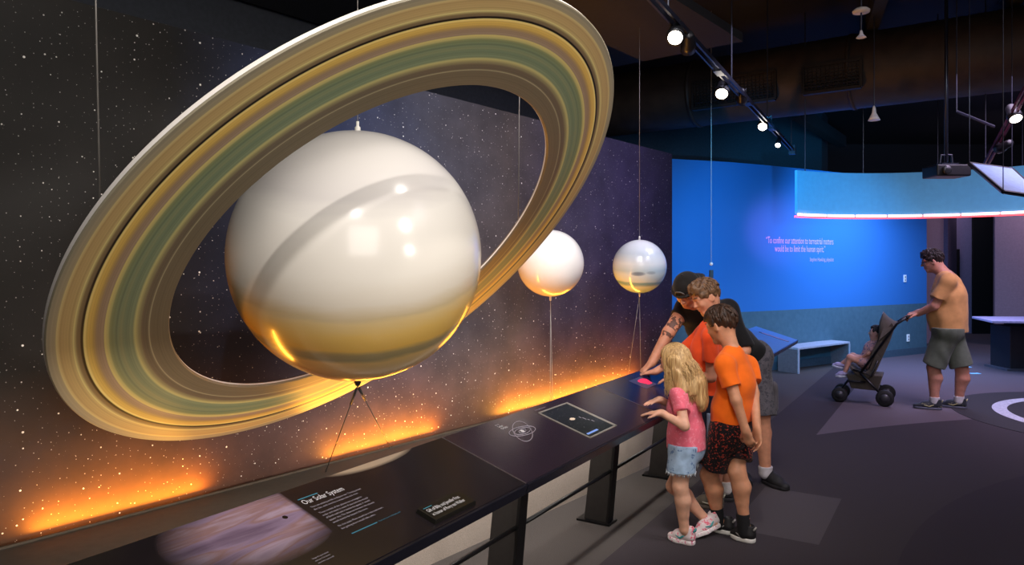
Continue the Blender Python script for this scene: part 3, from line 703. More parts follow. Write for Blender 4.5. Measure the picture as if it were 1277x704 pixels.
for (px, py, nm, lb) in ((1128, 347, 'wall_switch', 'small white switch plate on the blue part of the curved wall'), (1132, 421, 'power_socket', 'small white socket plate on the grey lower part of the curved wall')):
    p, t = bw_pt(px); z = EYE - (py - HY)*p.y/F; o_ = V(t.y, -t.x, 0)
    th_ = thing(nm, V(p.x, p.y, z) + o_*.001, lb, 'wall plate')
    MB().box(V(p.x, p.y, z) + o_*.008, t, o_, (0,0,1), .075, .012, .125).build('plate', M_plate, th_, bevel=.003)
    for k in (-1, 1): MB().box(V(p.x, p.y, z + k*.025) + o_*.016, t, o_, (0,0,1), .026, .006, .03).build('rocker' if 'switch' in nm else 'outlet', mat('plate_detail', s2l(150, 156, 165), .5), th_)
pz = V(10.45, 16.36, .97)
tag(MB().abox(10.20, 10.29, 16.40, 16.44, .79, .95).build('wall_box', M_void), 'small dark box on the lavender wall between two dark doorways', 'wall plate')
# ------------------------------------------------------------------ overhead fittings
M_tr = mat('track_black', s2l(34, 36, 50), .35, .4); M_lamp = mat('lamp_housing', s2l(22, 22, 26), .4, .3)
M_bulb = mat('lamp_face_lit', (1, .93, .82), .3, emit=(1, .9, .76), estr=8); M_bulb2 = mat('lamp_face_off', s2l(60, 60, 64), .2, .4)
def at_h(px, py, h): return at(px, py, F*(h - EYE)/(HY - py))
tr = thing('lighting_track', at_h(905, 95, 3.1), 'long black lighting track sloping away to the hanging blue banner', 'lighting track')
ta = at_h(815, -2, 3.1); tb = at_h(1001, 201, 3.1); tv = (tb - ta).normalized(); tside = V(-tv.y, tv.x, 0)
tb2 = ta + tv*6.2; tas = ta - tv*2.2
for k in (-1, 1): MB().box((tas + tb2)/2 + tside*k*.022, tv, tside, (0,0,1), (tb2 - tas).length, .014, .035).build('rail_strip', M_tr, tr)
for d_ in (.3, 2.2, 4.1, 6.1): MB().tube([ta + tv*d_, ta + tv*d_ + V(0,0,1.4)], .006, 6).build('drop_rod', M_tr, tr)
MB().box(tb2, tv, tside, (0,0,1), .08, .08, .12).build('end_feed', M_tr, tr)
for d_ in (1.72, 2.95, 4.4): MB().box(ta + tv*d_ + V(0,0,-.005), tv, tside, (0,0,1), .16, .06, .045).build('joiner', M_tr, tr)
def spotlight(base, px, py, depth_shift, aim, lit, label, group, r=.055, ln_=.15):
    p = at(px, py, base.y + depth_shift); d = (Vector(aim) - p).normalized()
    t = thing('spotlight', base, label, 'spotlight', group)
    back_ = p - d*ln_
    MB().tube([base, V(base.x, base.y, back_.z + .04), back_ + d*.05], .008, 8).build('bracket', M_lamp, t, True)
    MB().lathe(back_, d, [(r*.5, -.02), (r*.75, 0), (r*.8, ln_*.5), (r, ln_*.6), (r, ln_), (r*.9, ln_)], 20).build('housing', M_lamp, t, True)
    MB().lathe(p - d*.004, d, [(r*.85, 0), (r*.8, .006)], 20).build('lamp_face', M_bulb if lit else M_bulb2, t)
    return p, d
gt = 'spotlights on the long track'
lamps = []
for (bx, by, px, py, ds, aim, lit, lb, r) in (
    (848, 27, 842, 47, -.05, (.3, 2.0, 1.0), True, 'brightest lit spotlight, nearest on the long track', .055),
    (864, 45, 858, 62, .05, (2.2, 9.5, 1.2), False, 'first unlit black spotlight on the track, beside the brightest one', .05),
    (913, 104, 900, 117, -.05, (.6, 3.2, .2), True, 'lit spotlight with a tilted white face, second lit one along the track', .06),
    (930, 120, 925, 127, .05, (3.2, 9.6, 1.4), False, 'unlit black spotlight just behind the tilted lit one', .05),
    (962, 153, 951, 158, -.05, (1.2, 4.5, .6), True, 'third lit spotlight along the long track', .055),
    (978, 171, 970, 181, -.1, (1.5, 5.5, .6), True, 'furthest lit spotlight, smallest point near the track end', .035)):
    lamps.append(spotlight(at_h(bx, by, 3.1), px, py, ds, aim, lit, lb, gt, r))
# banner: curved, hung, light blue with a red-white neon tube along its lower edge
A_, B_, C_ = V(3.26, 8.25, 0), V(4.62, 8.5, 0), V(5.6, 7.85, 0)
def circum(a, b, c):
    d = 2*(a.x*(b.y - c.y) + b.x*(c.y - a.y) + c.x*(a.y - b.y))
    ux = ((a.x**2 + a.y**2)*(b.y - c.y) + (b.x**2 + b.y**2)*(c.y - a.y) + (c.x**2 + c.y**2)*(a.y - b.y))/d
    uy = ((a.x**2 + a.y**2)*(c.x - b.x) + (b.x**2 + b.y**2)*(a.x - c.x) + (c.x**2 + c.y**2)*(b.x - a.x))/d
    return V(ux, uy, 0)
cc = circum(A_, B_, C_); rr_ = (A_ - cc).length
ang0 = math.atan2(A_.y - cc.y, A_.x - cc.x); ang1 = math.atan2(C_.y - cc.y, C_.x - cc.x) - .35
ban = thing('hanging_banner', V(4.4, 8.4, 2.15), 'wide curved light blue banner hanging from the ceiling with glowing lower edge', 'banner')
bm_ = MB(); nb_ = 40; z0, z1 = 2.165, 2.665
def bp_(i, r, z): a = lerp(ang0, ang1, i/nb_); return cc + V(math.cos(a), math.sin(a), 0)*r + V(0, 0, z)
for i in range(nb_):
    bm_.hexa([bp_(i, rr_, z0), bp_(i+1, rr_, z0), bp_(i+1, rr_ + .03, z0), bp_(i, rr_ + .03, z0), bp_(i, rr_, z1), bp_(i+1, rr_, z1), bp_(i+1, rr_ + .03, z1), bp_(i, rr_ + .03, z1)])
bm_.build('banner_panel', mat('banner_blue', s2l(78, 156, 190), .8, var=.04, scale=20), ban)
MB().tube([bp_(i, rr_ - .012, z0 - .008) for i in range(nb_ + 1)], .014, 8).build('neon_tube', mat('neon_pink', (1, .5, .5), .4, emit=(1.0, .50, .45), estr=3.2), ban, True)
MB().tube([bp_(i, rr_ + .03, z0 - .03) for i in range(nb_ + 1)], .01, 8).build('neon_tube', mat('neon_red', (1, .1, .12), .4, emit=(1.0, .06, .08), estr=2.5), ban, True)
for k in range(9):
    i = 1 + k*(nb_ - 2)/8; MB().box(bp_(i, rr_ - .015, z0 - .008), (1,0,0), (0,1,0), (0,0,1), .015, .03, .03).build('neon_clip', M_clampw, ban)
for i in (2, 12, 22, 32, 39): MB().tube([bp_(i, rr_ + .015, z1), bp_(i, rr_ + .015, 4.5)], .006, 6).build('drop_rod', M_tr, ban)
# projector on a ceiling pole
pj = at(1180, 214, 6.9)
prj = thing('projector', pj - V(0,0,.06), 'black projector on a ceiling pole in front of the hanging banner', 'projector')
MB().abox(pj.x - .16, pj.x + .16, pj.y - .13, pj.y + .13, pj.z - .055, pj.z + .055).build('projector_body', M_lamp, prj, bevel=.012)
MB().lathe(pj + V(-.08, -.13, 0), (0,-1,0), [(.04, 0), (.04, .03), (.03, .035)], 20).build('lens', M_bulb2, prj, True)
MB().tube([pj + V(0,0,.09), V(pj.x, pj.y, 4.5)], .016, 10).build('pole', M_tr, prj, True)
MB().abox(pj.x - .08, pj.x + .08, pj.y - .07, pj.y + .07, pj.z + .055, pj.z + .075).tube([pj + V(-.06,0,.07), pj + V(-.05,0,.16), pj + V(0,0,.16)], .01, 8).tube([pj + V(.06,0,.07), pj + V(.05,0,.16), pj + V(0,0,.16)], .01, 8).build('mount', M_tr, prj)
# second track upper right with spotlights, and the tilted framed screen
ra = at_h(1284, 100, 3.05); rb = at_h(1231, 205, 3.05)
ra = at(1284, 104, 6.0); rb = at(1229, 206, 7.6)
tr2 = thing('lighting_track', (ra + rb)/2, 'short red-lit lighting track at the right edge above the framed screen', 'lighting track')
rv = (rb - ra).normalized(); rs_ = rv.cross(V(0,0,1)).normalized()
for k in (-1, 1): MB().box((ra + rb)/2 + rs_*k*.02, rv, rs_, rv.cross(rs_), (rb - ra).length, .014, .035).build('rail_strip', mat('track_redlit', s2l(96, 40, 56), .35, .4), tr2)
MB().tube([ra, V(ra.x, ra.y, 4.5)], .007, 6).build('drop_rod', M_tr, tr2); MB().tube([rb, V(rb.x, rb.y, 4.5)], .007, 6).build('drop_rod', M_tr, tr2)
cr0 = at(1193, 139, 7.0); cr1 = at(1240, 158, 7.0)
MB().tube([cr0, cr1], .014, 6).build('cross_bar', M_tr, tr2); MB().tube([cr0, V(cr0.x, cr0.y, 4.5)], .007, 6).build('drop_rod', M_tr, tr2)
spotlight(ra.lerp(rb, .42), 1267, 148, -.2, (4.2, 4.4, .2), True, 'lit spotlight on the short track at the right edge', 'spotlights on the short track', .06)
spotlight(ra.lerp(rb, .72), 1244, 186, -.05, (4.6, 8.3, 2.4), False, 'unlit spotlight on the short track, above the framed screen', 'spotlights on the short track', .05)
fs = [at(1209, 204, 6.6), at(1251, 239, 6.0), at(1300, 246, 6.1), at(1262, 211, 6.7)]
fsn = (fs[1] - fs[0]).cross(fs[3] - fs[0]).normalized()
fst = thing('framed_screen', sum(fs, V(0,0,0))/4, 'tilted flat screen in a dark frame hanging at the right edge', 'screen')
MB().hexa([p for p in fs] + [p + fsn*.012 for p in fs]).build('screen_sheet', mat('screen_grey_blue', s2l(96, 120, 150), .5), fst)
fb = MB()
for p, q_ in zip(fs, fs[1:] + fs[:1]): fb.tube([p, q_], .018, 6)
fb.build('screen_frame', M_lamp, fst)
for p in (fs[0], fs[1], fs[3]): MB().tube([p, V(p.x, p.y, 4.5)], .004, 6).build('drop_wire', M_tr, fst)
# bell lamps
def bell(px, py, d_, r, h, label, disc=False):
    p = at(px, py, d_); t = thing('pendant_lamp', p, label, 'pendant lamp', 'pendant lamps under the ceiling')
    MB().lathe(p, (0,0,1), [(r*.92, .004), (r, 0), (r*.7, h*.25), (r*.35, h*.55), (r*.22, h), (r*.1, h*1.1)], 24).build('shade', mat('lamp_shade_white', s2l(200, 196, 204), .4, emit=(1, .9, .95), estr=.05), t, True)
    MB().tube([p + V(0,0,h), p + V(0,0,h + .1), V(p.x, p.y, 4.5)], .006, 6).build('stem', M_tr, t)
    if disc: MB().lathe(p + V(0,0,h + .13), (0,0,1), [(r*1.6, 0), (r*1.7, .015), (r*1.2, .03)], 24).build('ceiling_disc', mat('disc_white', s2l(170, 160, 155), .6, emit=(1, .9, .85), estr=.03), t, True)
bell(1090, 150, 7.6, .06, .14, 'white bell-shaped lamp hanging below the brown duct')
bell(1074, 47, 5.2, .035, .05, 'small lamp with a round ceiling disc, top right', True)
# ------------------------------------------------------------------ console table at right
cp = at(1272, 440, 10.6)
con = thing('console_table', V(8.1, 10.9, 0), 'lavender-lit flat table top on a dark block base at the right edge', 'table')
pts = [V(6.95, 10.45, .735), V(9.6, 9.9, .735), V(9.9, 11.2, .735), V(7.2, 11.3, .735)]
MB().hexa(pts + [p + V(0,0,.035) for p in pts]).build('table_top', mat('console_lavender_lit', s2l(186, 170, 204), .4), con, bevel=.006)  # lavender light put into the top's base colour
MB().abox(7.42, 9.3, 10.75, 11.2, 0, .66).build('base_block', mat('console_dark', s2l(40, 40, 48), .7), con, bevel=.01)
MB().abox(7.36, 9.36, 10.72, 11.25, 0, .03).build('base_trim', mat('console_trim', s2l(90, 90, 100), .5), con)
MB().abox(7.6, 9.2, 10.78, 11.15, .66, .735).build('top_support', M_lamp, con)
# round carpet inlay with a white arc
ci = thing('floor_inlay', V(6.35, 7.35, 0), 'dark round carpet inlay with a white ring in the floor at right', 'carpet inlay')
def disc(name, r0, r1, z, m, n=80):
    c = V(6.35, 7.35, 0); vs = []; fs_ = []
    for zz_ in (0, z):
        for r in (r0, r1):
            for k in range(n): a = 2*PI*k/n; vs.append(c + V(r*math.cos(a), r*math.sin(a), zz_))
    for k in range(n):
        j = (k + 1) % n
        fs_ += [(2*n + k, 3*n + k, 3*n + j, 2*n + j), (n + k, n + j, 3*n + j, 3*n + k), (k, 2*n + k, 2*n + j, j)]
    return obj_from(name, vs, fs_, m, ci)
disc('inlay_carpet', .002, 1.62, .004, mat('inlay_dark', s2l(48, 44, 46), .95, var=.3, scale=120, bump=.3))
disc('white_ring', 1.08, 1.22, .006, mat('inlay_white', s2l(190, 190, 200), .9, var=.25, scale=40))
# small floor lights behind the man, drawn as flat glowing pieces
for (px, py, lb) in ((1216, 465.5, 'small pale blue floor light behind the man, nearer one'), (1205, 457.5, 'small pale blue floor light behind the man, further one')):
    d_ = F*EYE/(py - HY); p = at(px, py, d_); mk = MB().abox(p.x - .07, p.x + .03, p.y - .04, p.y + .04, 0, .004).abox(p.x + .04, p.x + .07, p.y - .03, p.y + .05, 0, .004)
    tag(mk.build('floor_light', mat('floor_light_blue', s2l(120, 190, 240), .5, emit=s2l(120, 190, 250), estr=.4)), lb, 'floor light', 'pale floor lights')
# ------------------------------------------------------------------ smooth solid modelling (distance fields meshed into one continuous surface)
def npv(v): return np.array((v[0], v[1], v[2]), dtype=np.float32)
class Solid:
    def __init__(s): s.p = []
    def cone(s, a, b, r1, r2=None, k=.02, flat=None, clips=None, sub=False):
        """tapered limb from a to b; flat=(axis, scale) squashes it along axis"""
        s.p.append(('c', npv(a), npv(b), r1, r1 if r2 is None else r2, k, flat, clips, sub)); return s
    def chain(s, pts, rs, k=.02, flat=None, clips=None):
        for i in range(len(pts) - 1): s.cone(pts[i], pts[i+1], rs[i], rs[i+1], k, flat, clips)
        return s
    def ell(s, c, rad, axes=((1,0,0),(0,1,0),(0,0,1)), k=.02, sub=False, clips=None):
        s.p.append(('e', npv(c), rad, [npv(a) for a in axes], k, clips, sub)); return s
    def mesh(s, name, h, m, parent, clips=None, noise=None, xform=None, smooth=1):
        lo = np.array([1e9]*3); hi = -lo
        for p in s.p:
            if p[-1]: continue
            if p[0] == 'c':
                r = max(p[3], p[4]); lo = np.minimum(lo, np.minimum(p[1], p[2]) - r); hi = np.maximum(hi, np.maximum(p[1], p[2]) + r)
            else:
                r = max(p[2]); lo = np.minimum(lo, p[1] - r); hi = np.maximum(hi, p[1] + r)
        pad = 4*h + .015; lo -= pad; hi += pad
        n = np.ceil((hi - lo)/h).astype(int) + 1
        ax = [(lo[i] + h*np.arange(n[i])).astype(np.float32) for i in range(3)]
        f = np.full(tuple(n), .2, np.float32)
        for p in s.p:
            if p[0] == 'c': r = max(p[3], p[4]); a0 = np.minimum(p[1], p[2]) - r; a1 = np.maximum(p[1], p[2]) + r; k = p[5]
            else: r = max(p[2]); a0 = p[1] - r; a1 = p[1] + r; k = p[4]
            mg = k + 3*h + .006
            i0 = np.clip(np.floor((a0 - mg - lo)/h).astype(int), 0, n - 1); i1 = np.clip(np.ceil((a1 + mg - lo)/h).astype(int) + 1, 1, n)
            X = ax[0][i0[0]:i1[0], None, None]; Y = ax[1][None, i0[1]:i1[1], None]; Z = ax[2][None, None, i0[2]:i1[2]]
            if p[0] == 'c':
                a, b = p[1], p[2]; ba = b - a; L2 = max(float(ba @ ba), 1e-10)
                px, py, pz = X - a[0], Y - a[1], Z - a[2]
                t = np.clip((px*ba[0] + py*ba[1] + pz*ba[2])/L2, 0, 1)
                qx, qy, qz = px - t*ba[0], py - t*ba[1], pz - t*ba[2]
                d2 = qx*qx + qy*qy + qz*qz
                if p[6]:
                    fa = npv(nrm(p[6][0])); g = qx*fa[0] + qy*fa[1] + qz*fa[2]; d2 = d2 + g*g*(1/p[6][1]**2 - 1)
                d = np.sqrt(np.maximum(d2, 0)) - (p[3] + t*(p[4] - p[3]))
                clp = p[7]
            else:
                px, py, pz = X - p[1][0], Y - p[1][1], Z - p[1][2]; k0 = 0; k1 = 0
                for e, r_ in zip(p[3], p[2]):
                    g = (px*e[0] + py*e[1] + pz*e[2])/r_; k0 = k0 + g*g; k1 = k1 + (g/r_)**2
                k0 = np.sqrt(k0); d = k0*(k0 - 1)/np.sqrt(np.maximum(k1, 1e-9)); clp = p[5]
            for (c, nn) in (clp or []):
                c = npv(c); nn = npv(nrm(nn)); d = np.maximum(d, (X - c[0])*nn[0] + (Y - c[1])*nn[1] + (Z - c[2])*nn[2])
            g = f[i0[0]:i1[0], i0[1]:i1[1], i0[2]:i1[2]]
            if p[-1]:
                d = -d; hh = np.maximum(k - np.abs(g - d), 0)/k; f[i0[0]:i1[0], i0[1]:i1[1], i0[2]:i1[2]] = np.maximum(g, d) + hh*hh*k*.25
            else:
                hh = np.maximum(k - np.abs(g - d), 0)/k; f[i0[0]:i1[0], i0[1]:i1[1], i0[2]:i1[2]] = np.minimum(g, d) - hh*hh*k*.25
        X = ax[0][:, None, None]; Y = ax[1][None, :, None]; Z = ax[2][None, None, :]
        if noise is not None: f = f + noise(X, Y, Z).astype(np.float32)
        for (c, nn) in (clips or []):
            c = npv(c); nn = npv(nrm(nn)); f = np.maximum(f, (X - c[0])*nn[0] + (Y - c[1])*nn[1] + (Z - c[2])*nn[2])
        v, q = nets(f, lo, h)
        for _ in range(smooth): v = relax(v, q)
        if xform is not None:
            M = np.array(xform); v = v @ M[:3, :3].T + M[:3, 3]
        off = parent_origin(parent) if parent is not None else V(0,0,0)
        v = v - np.array(off)
        me = bpy.data.meshes.new(name); me.vertices.add(len(v)); me.vertices.foreach_set('co', v.astype(np.float32).ravel())
        me.loops.add(q.size); me.loops.foreach_set('vertex_index', q.astype(np.int32).ravel())
        me.polygons.add(len(q)); me.polygons.foreach_set('loop_start', np.arange(0, q.size, 4, dtype=np.int32)); me.polygons.foreach_set('loop_total', np.full(len(q), 4, np.int32))
        me.polygons.foreach_set('use_smooth', [True]*len(q)); me.update(calc_edges=True); me.validate()
        me.materials.append(m)
        o = bpy.data.objects.new(name, me); COL.objects.link(o); o.parent = parent
        return o
def nets(f, lo, h):
    ins = f < 0; nx, ny, nz = f.shape
    c = [ins[i:nx-1+i, j:ny-1+j, k:nz-1+k] for i in (0, 1) for j in (0, 1) for k in (0, 1)]
    allin = c[0].copy(); anyin = c[0].copy()
    for x in c[1:]: allin &= x; anyin |= x
    I = np.argwhere(anyin & ~allin); idx = np.full((nx-1, ny-1, nz-1), -1, np.int64); idx[I[:, 0], I[:, 1], I[:, 2]] = np.arange(len(I))
    acc = np.zeros((len(I), 3)); cnt = np.zeros(len(I))
    for axis in range(3):
        o1, o2 = [a for a in range(3) if a != axis]
        for da in (0, 1):
            for db in (0, 1):
                A = I.copy(); A[:, o1] += da; A[:, o2] += db; B = A.copy(); B[:, axis] += 1
                fa = f[A[:, 0], A[:, 1], A[:, 2]]; fb = f[B[:, 0], B[:, 1], B[:, 2]]; m = (fa < 0) != (fb < 0)
                t = np.where(m, fa/np.where(m, fa - fb, 1), 0); P = A.astype(float); P[:, axis] += t
                acc[m] += P[m]; cnt[m] += 1
    v = lo + h*acc/cnt[:, None]; quads = []
    for axis in range(3):
        o1, o2 = [(1, 2), (2, 0), (0, 1)][axis]
        sl0 = [slice(None)]*3; sl1 = [slice(None)]*3; sl0[axis] = slice(0, -1); sl1[axis] = slice(1, None)
        ch = ins[tuple(sl0)] != ins[tuple(sl1)]; E = np.argwhere(ch)
        E = E[(E[:, o1] > 0) & (E[:, o2] > 0) & (E[:, o1] < f.shape[o1]-1) & (E[:, o2] < f.shape[o2]-1)]
        def ci(d1, d2):
            C = E.copy(); C[:, o1] -= d1; C[:, o2] -= d2; return idx[C[:, 0], C[:, 1], C[:, 2]]
        q = np.stack([ci(1, 1), ci(0, 1), ci(0, 0), ci(1, 0)], 1)
        fl = ~ins[E[:, 0], E[:, 1], E[:, 2]]; q[fl] = q[fl][:, ::-1]; quads.append(q)
    q = np.concatenate(quads); q = q[(q >= 0).all(1)]
    return v, q
def relax(v, q, w=.5):
    s = np.zeros_like(v); n = np.zeros(len(v))
    for a, b in ((0, 1), (1, 2), (2, 3), (3, 0)):
        np.add.at(s, q[:, a], v[q[:, b]]); np.add.at(n, q[:, a], 1); np.add.at(s, q[:, b], v[q[:, a]]); np.add.at(n, q[:, b], 1)
    return v*(1-w) + w*s/np.maximum(n, 1)[:, None]

# ------------------------------------------------------------------ body pieces
def frame(fwd, up):
    """right-handed head frame: right, forward, up"""
    f = nrm(fwd); u = Vector(up) - f*Vector(up).dot(f); u.normalize(); return f.cross(u), f, u
def add_head(S, c, fwd, up, H, neck, nr, nose=1.0, kid=False):
    r, f, u = frame(fwd, up); P = lambda x, y, z: Vector(c) + (r*x + f*y + u*z)*H; A = (r, f, u)
    S.ell(P(0, -.05, .12), (.335*H, .405*H, .375*H), A, .02)
    S.ell(P(0, .10, -.15), ((.265 if kid else .262)*H, .27*H, (.31 if kid else .33)*H), A, .03*H/.2)
    S.cone(P(-.07, .24, -.40), P(.07, .24, -.40), .085*H, k=.10*H)
    for s in (-1, 1):
        S.cone(P(.10*s, .02, -.30), P(.17*s, -.02, -.12), .13*H, .13*H, k=.1*H)           # jaw
        S.ell(P(.15*s, .24, -.10), (.10*H, .09*H, .11*H), A, .06*H)                     # cheek
        S.cone(P(.05*s, .335, .085), P(.21*s, .27, .085), .045*H, .04*H, k=.06*H)         # brow
        S.ell(P(.135*s, .375, .01), (.085*H, .07*H, .055*H), A, .04*H, sub=True)         # eye socket
        S.ell(P(.135*s, .30, .012), (.07*H, .05*H, .05*H), A, .01)                      # lid
        e = P(.335*s, -.02, -.03); ax = (nrm(r*s + f*.35), nrm(f - r*.35*s - u*.1), u)
        S.ell(e + r*(.02*H*s) - f*.015*H, (.028*H, .085*H, .13*H), ax, .012); S.ell(e + (r*s*.05 + f*.015)*H, (.02*H, .045*H, .07*H), ax, .01, sub=True)
    S.cone(P(0, .345, .05), P(0, .425*nose if nose > 1 else .42, -.11), .032*H, .048*H, k=.035*H)
    for s in (-1, 1): S.ell(P(.05*s, .385, -.125), (.035*H, .04*H, .03*H), A, .02*H)
    S.ell(P(0, .345, -.225), (.10*H, .05*H, .028*H), A, .02*H); S.ell(P(0, .335, -.28), (.085*H, .05*H, .03*H), A, .02*H)
    S.cone(P(-.09, .39, -.252), P(.09, .39, -.252), .010*H, k=.012*H, sub=True)
    S.cone(P(0, -.12, -.18), neck, nr*.98, nr*1.08, k=.04)
    return P, A
def add_eyes(P, A, H, parent, mw, mi, mb):
    for s in (-1, 1):
        S = Solid(); S.ell(P(.135*s, .318, .012), (.052*H, .04*H, .03*H), A, .002); o = S.mesh('eye', .004*H/.2, mw, parent)
        S = Solid(); S.ell(P(.135*s, .352, .008), (.024*H, .012*H, .026*H), A, .002); S.mesh('iris', .003*H/.2, mi, o)
        S = Solid(); S.cone(P(.055*s, .385, .115), P(.15*s, .36, .14), .016*H, .018*H, .005); S.cone(P(.15*s, .36, .14), P(.235*s, .28, .11), .018*H, .01*H, .005); S.mesh('eyebrow', .004*H/.2, mb, parent)
def add_hand(S, w, d, pn, thumb, Ln, curl=(.2, .25, .2), fan=.07, k=.004, fr=1.0):
    """w wrist, d towards the fingers, pn where the palm faces, thumb = +1/-1 side along pn x d"""
    d = nrm(d); pn = Vector(pn); pn = (pn - d*pn.dot(d)).normalized(); t = pn.cross(d)*thumb; w = Vector(w)
    S.cone(w - d*.06*Ln, w + d*.16*Ln, .135*Ln, .165*Ln, .02, (pn, .68))
    S.cone(w + d*.17*Ln + t*.03*Ln, w + d*.40*Ln + t*.02*Ln, .185*Ln, .205*Ln, .016, (pn, .46))
    for off, ln_, rr, yb in ((.165, .40, .046, .47), (.058, .45, .048, .50), (-.050, .42, .046, .485), (-.150, .33, .040, .44)):
        p = w + d*yb*Ln + t*off*Ln; S.cone(w + d*.3*Ln + t*off*.7*Ln, p, rr*Ln, rr*Ln*1.05, .008)
        ang = 0; dd = nrm(d + t*off*fan*6)
        for seg, cu, ra, rb in ((.45, curl[0], 1.0, .93), (.31, curl[1], .93, .86), (.24, curl[2], .86, .72)):
            ang += cu; q = p + (dd*math.cos(ang) + pn*math.sin(ang))*ln_*Ln*seg
            S.cone(p, q, rr*Ln*ra*fr, rr*Ln*rb*fr, k); p = q
    b = w + d*.12*Ln + t*.12*Ln + pn*.02*Ln; m = b + nrm(d*.62 + t*.72 + pn*.22)*.22*Ln; e1 = m + nrm(d*.86 + t*.32 + pn*.3)*.17*Ln; e2 = e1 + nrm(d*.95 + t*.05 + pn*.35)*.12*Ln
    S.cone(b, m, .085*Ln, .06*Ln, .012); S.cone(m, e1, .058*Ln, .05*Ln, .006); S.cone(e1, e2, .05*Ln, .038*Ln, .005)
def limb(S, a, b, c, ra, rb, rc, bulge=None, k=.02):
    S.cone(a, b, ra, rb, k); S.cone(b, c, rb*.97, rc, k)
    if bulge:
        off, r = bulge; q = Vector(b).lerp(Vector(c), .32) + Vector(off); S.cone(Vector(b).lerp(Vector(c), .12) + Vector(off)*.6, q, r*.9, r, k); S.cone(q, Vector(b).lerp(Vector(c), .62) + Vector(off)*.35, r, r*.72, k)
def fold_noise(amp, fr, seed, vert=.35):
    rg = np.random.RandomState(seed); W = []
    for i in range(7):
        v = rg.normal(size=3); v[2] *= vert; v *= fr*(.6 + .9*rg.rand())/np.linalg.norm(v); W.append((v, rg.rand()*6.28, .5 + rg.rand()))
    def fn(X, Y, Z):
        s = 0
        wob = .02*np.sin(X*17 + seed) + .02*np.sin(Y*19 + Z*13)
        for v, ph, a in W: s = s + a*np.sin((X + wob)*v[0] + Y*v[1] + (Z + wob)*v[2] + ph)
        return amp*s/4
    return fn
def skin_mat(name, col, patches=None):
    m, nt, b = new_mat(name)
    geo = N(nt, 'ShaderNodeNewGeometry'); nz = N(nt, 'ShaderNodeTexNoise', i_Scale=24.0, i_Detail=4.0); L(nt, geo.outputs['Position'], nz.inputs['Vector'])
    r = ramp(nt, [(.3, tuple(c*.88 for c in col)), (.7, tuple(min(1, c*1.1) for c in col))]); L(nt, nz.outputs['Fac'], r.inputs[0]); out = r.outputs[0]
    for (c, rad, sc) in (patches or []):        # inked skin
        d = N(nt, 'ShaderNodeVectorMath', operation='DISTANCE'); L(nt, geo.outputs['Position'], d.inputs[0]); d.inputs[1].default_value = c
        n2 = N(nt, 'ShaderNodeTexNoise', i_Scale=sc, i_Detail=2.0); L(nt, geo.outputs['Position'], n2.inputs['Vector'])
        a = math_n(nt, 'MULTIPLY', math_n(nt, 'LESS_THAN', d.outputs['Value'], rad), math_n(nt, 'GREATER_THAN', n2.outputs['Fac'], .5))
        out = mix_c(nt, math_n(nt, 'MULTIPLY', a, .82), out, s2l(44, 36, 40))
    L(nt, out, b.inputs['Base Color']); b.inputs['Roughness'].default_value = .5; b.inputs['Specular IOR Level'].default_value = .35
    b.inputs['Subsurface Weight'].default_value = .12; b.inputs['Subsurface Radius'].default_value = (.012, .005, .003); b.inputs['Subsurface Scale'].default_value = 1.0
    return m
def hair_mat(name, c0, c1, rough=.42, axis=(1, 1, .12), scale=90):
    m, nt, b = new_mat(name)
    tc = N(nt, 'ShaderNodeTexCoord'); mp = N(nt, 'ShaderNodeMapping'); mp.inputs['Scale'].default_value = axis; L(nt, tc.outputs['Object'], mp.inputs[0])
    nz = N(nt, 'ShaderNodeTexNoise', i_Scale=scale, i_Detail=4.0); L(nt, mp.outputs[0], nz.inputs['Vector'])
    r = ramp(nt, [(.3, c0), (.7, c1)]); L(nt, nz.outputs['Fac'], r.inputs[0]); L(nt, r.outputs[0], b.inputs['Base Color']); b.inputs['Roughness'].default_value = rough
    bp = N(nt, 'ShaderNodeBump', i_Strength=.6, i_Distance=.004); L(nt, nz.outputs['Fac'], bp.inputs['Height']); L(nt, bp.outputs[0], b.inputs['Normal'])
    b.inputs['Specular IOR Level'].default_value = .4
    return m
def cloth(name, col, var=.1, pat=None, rough=.85):
    m, nt, b = new_mat(name)
    tc = N(nt, 'ShaderNodeTexCoord'); nz = N(nt, 'ShaderNodeTexNoise', i_Scale=20.0, i_Detail=5.0); L(nt, tc.outputs['Object'], nz.inputs['Vector'])
    r = ramp(nt, [(.3, tuple(c*(1 - var) for c in col)), (.7, tuple(min(1, c*(1 + var)) for c in col))]); L(nt, nz.outputs['Fac'], r.inputs[0]); out = r.outputs[0]
    if pat:
        col2, sc, th = pat
        n2 = N(nt, 'ShaderNodeTexNoise', i_Scale=sc, i_Detail=3.0, i_Roughness=.7); L(nt, tc.outputs['Object'], n2.inputs['Vector'])
        rr = ramp(nt, [(th, (0, 0, 0)), (th + .03, (1, 1, 1))]); L(nt, n2.outputs['Fac'], rr.inputs[0]); out = mix_c(nt, rr.outputs[0], out, col2)
    wv = N(nt, 'ShaderNodeTexNoise', i_Scale=500.0); L(nt, tc.outputs['Object'], wv.inputs['Vector'])
    bp = N(nt, 'ShaderNodeBump', i_Strength=.12, i_Distance=.002); L(nt, wv.outputs['Fac'], bp.inputs['Height']); L(nt, bp.outputs[0], b.inputs['Normal'])
    L(nt, out, b.inputs['Base Color']); b.inputs['Roughness'].default_value = rough; b.inputs['Specular IOR Level'].default_value = .2
    b.inputs['Sheen Weight'].default_value = .1
    return m
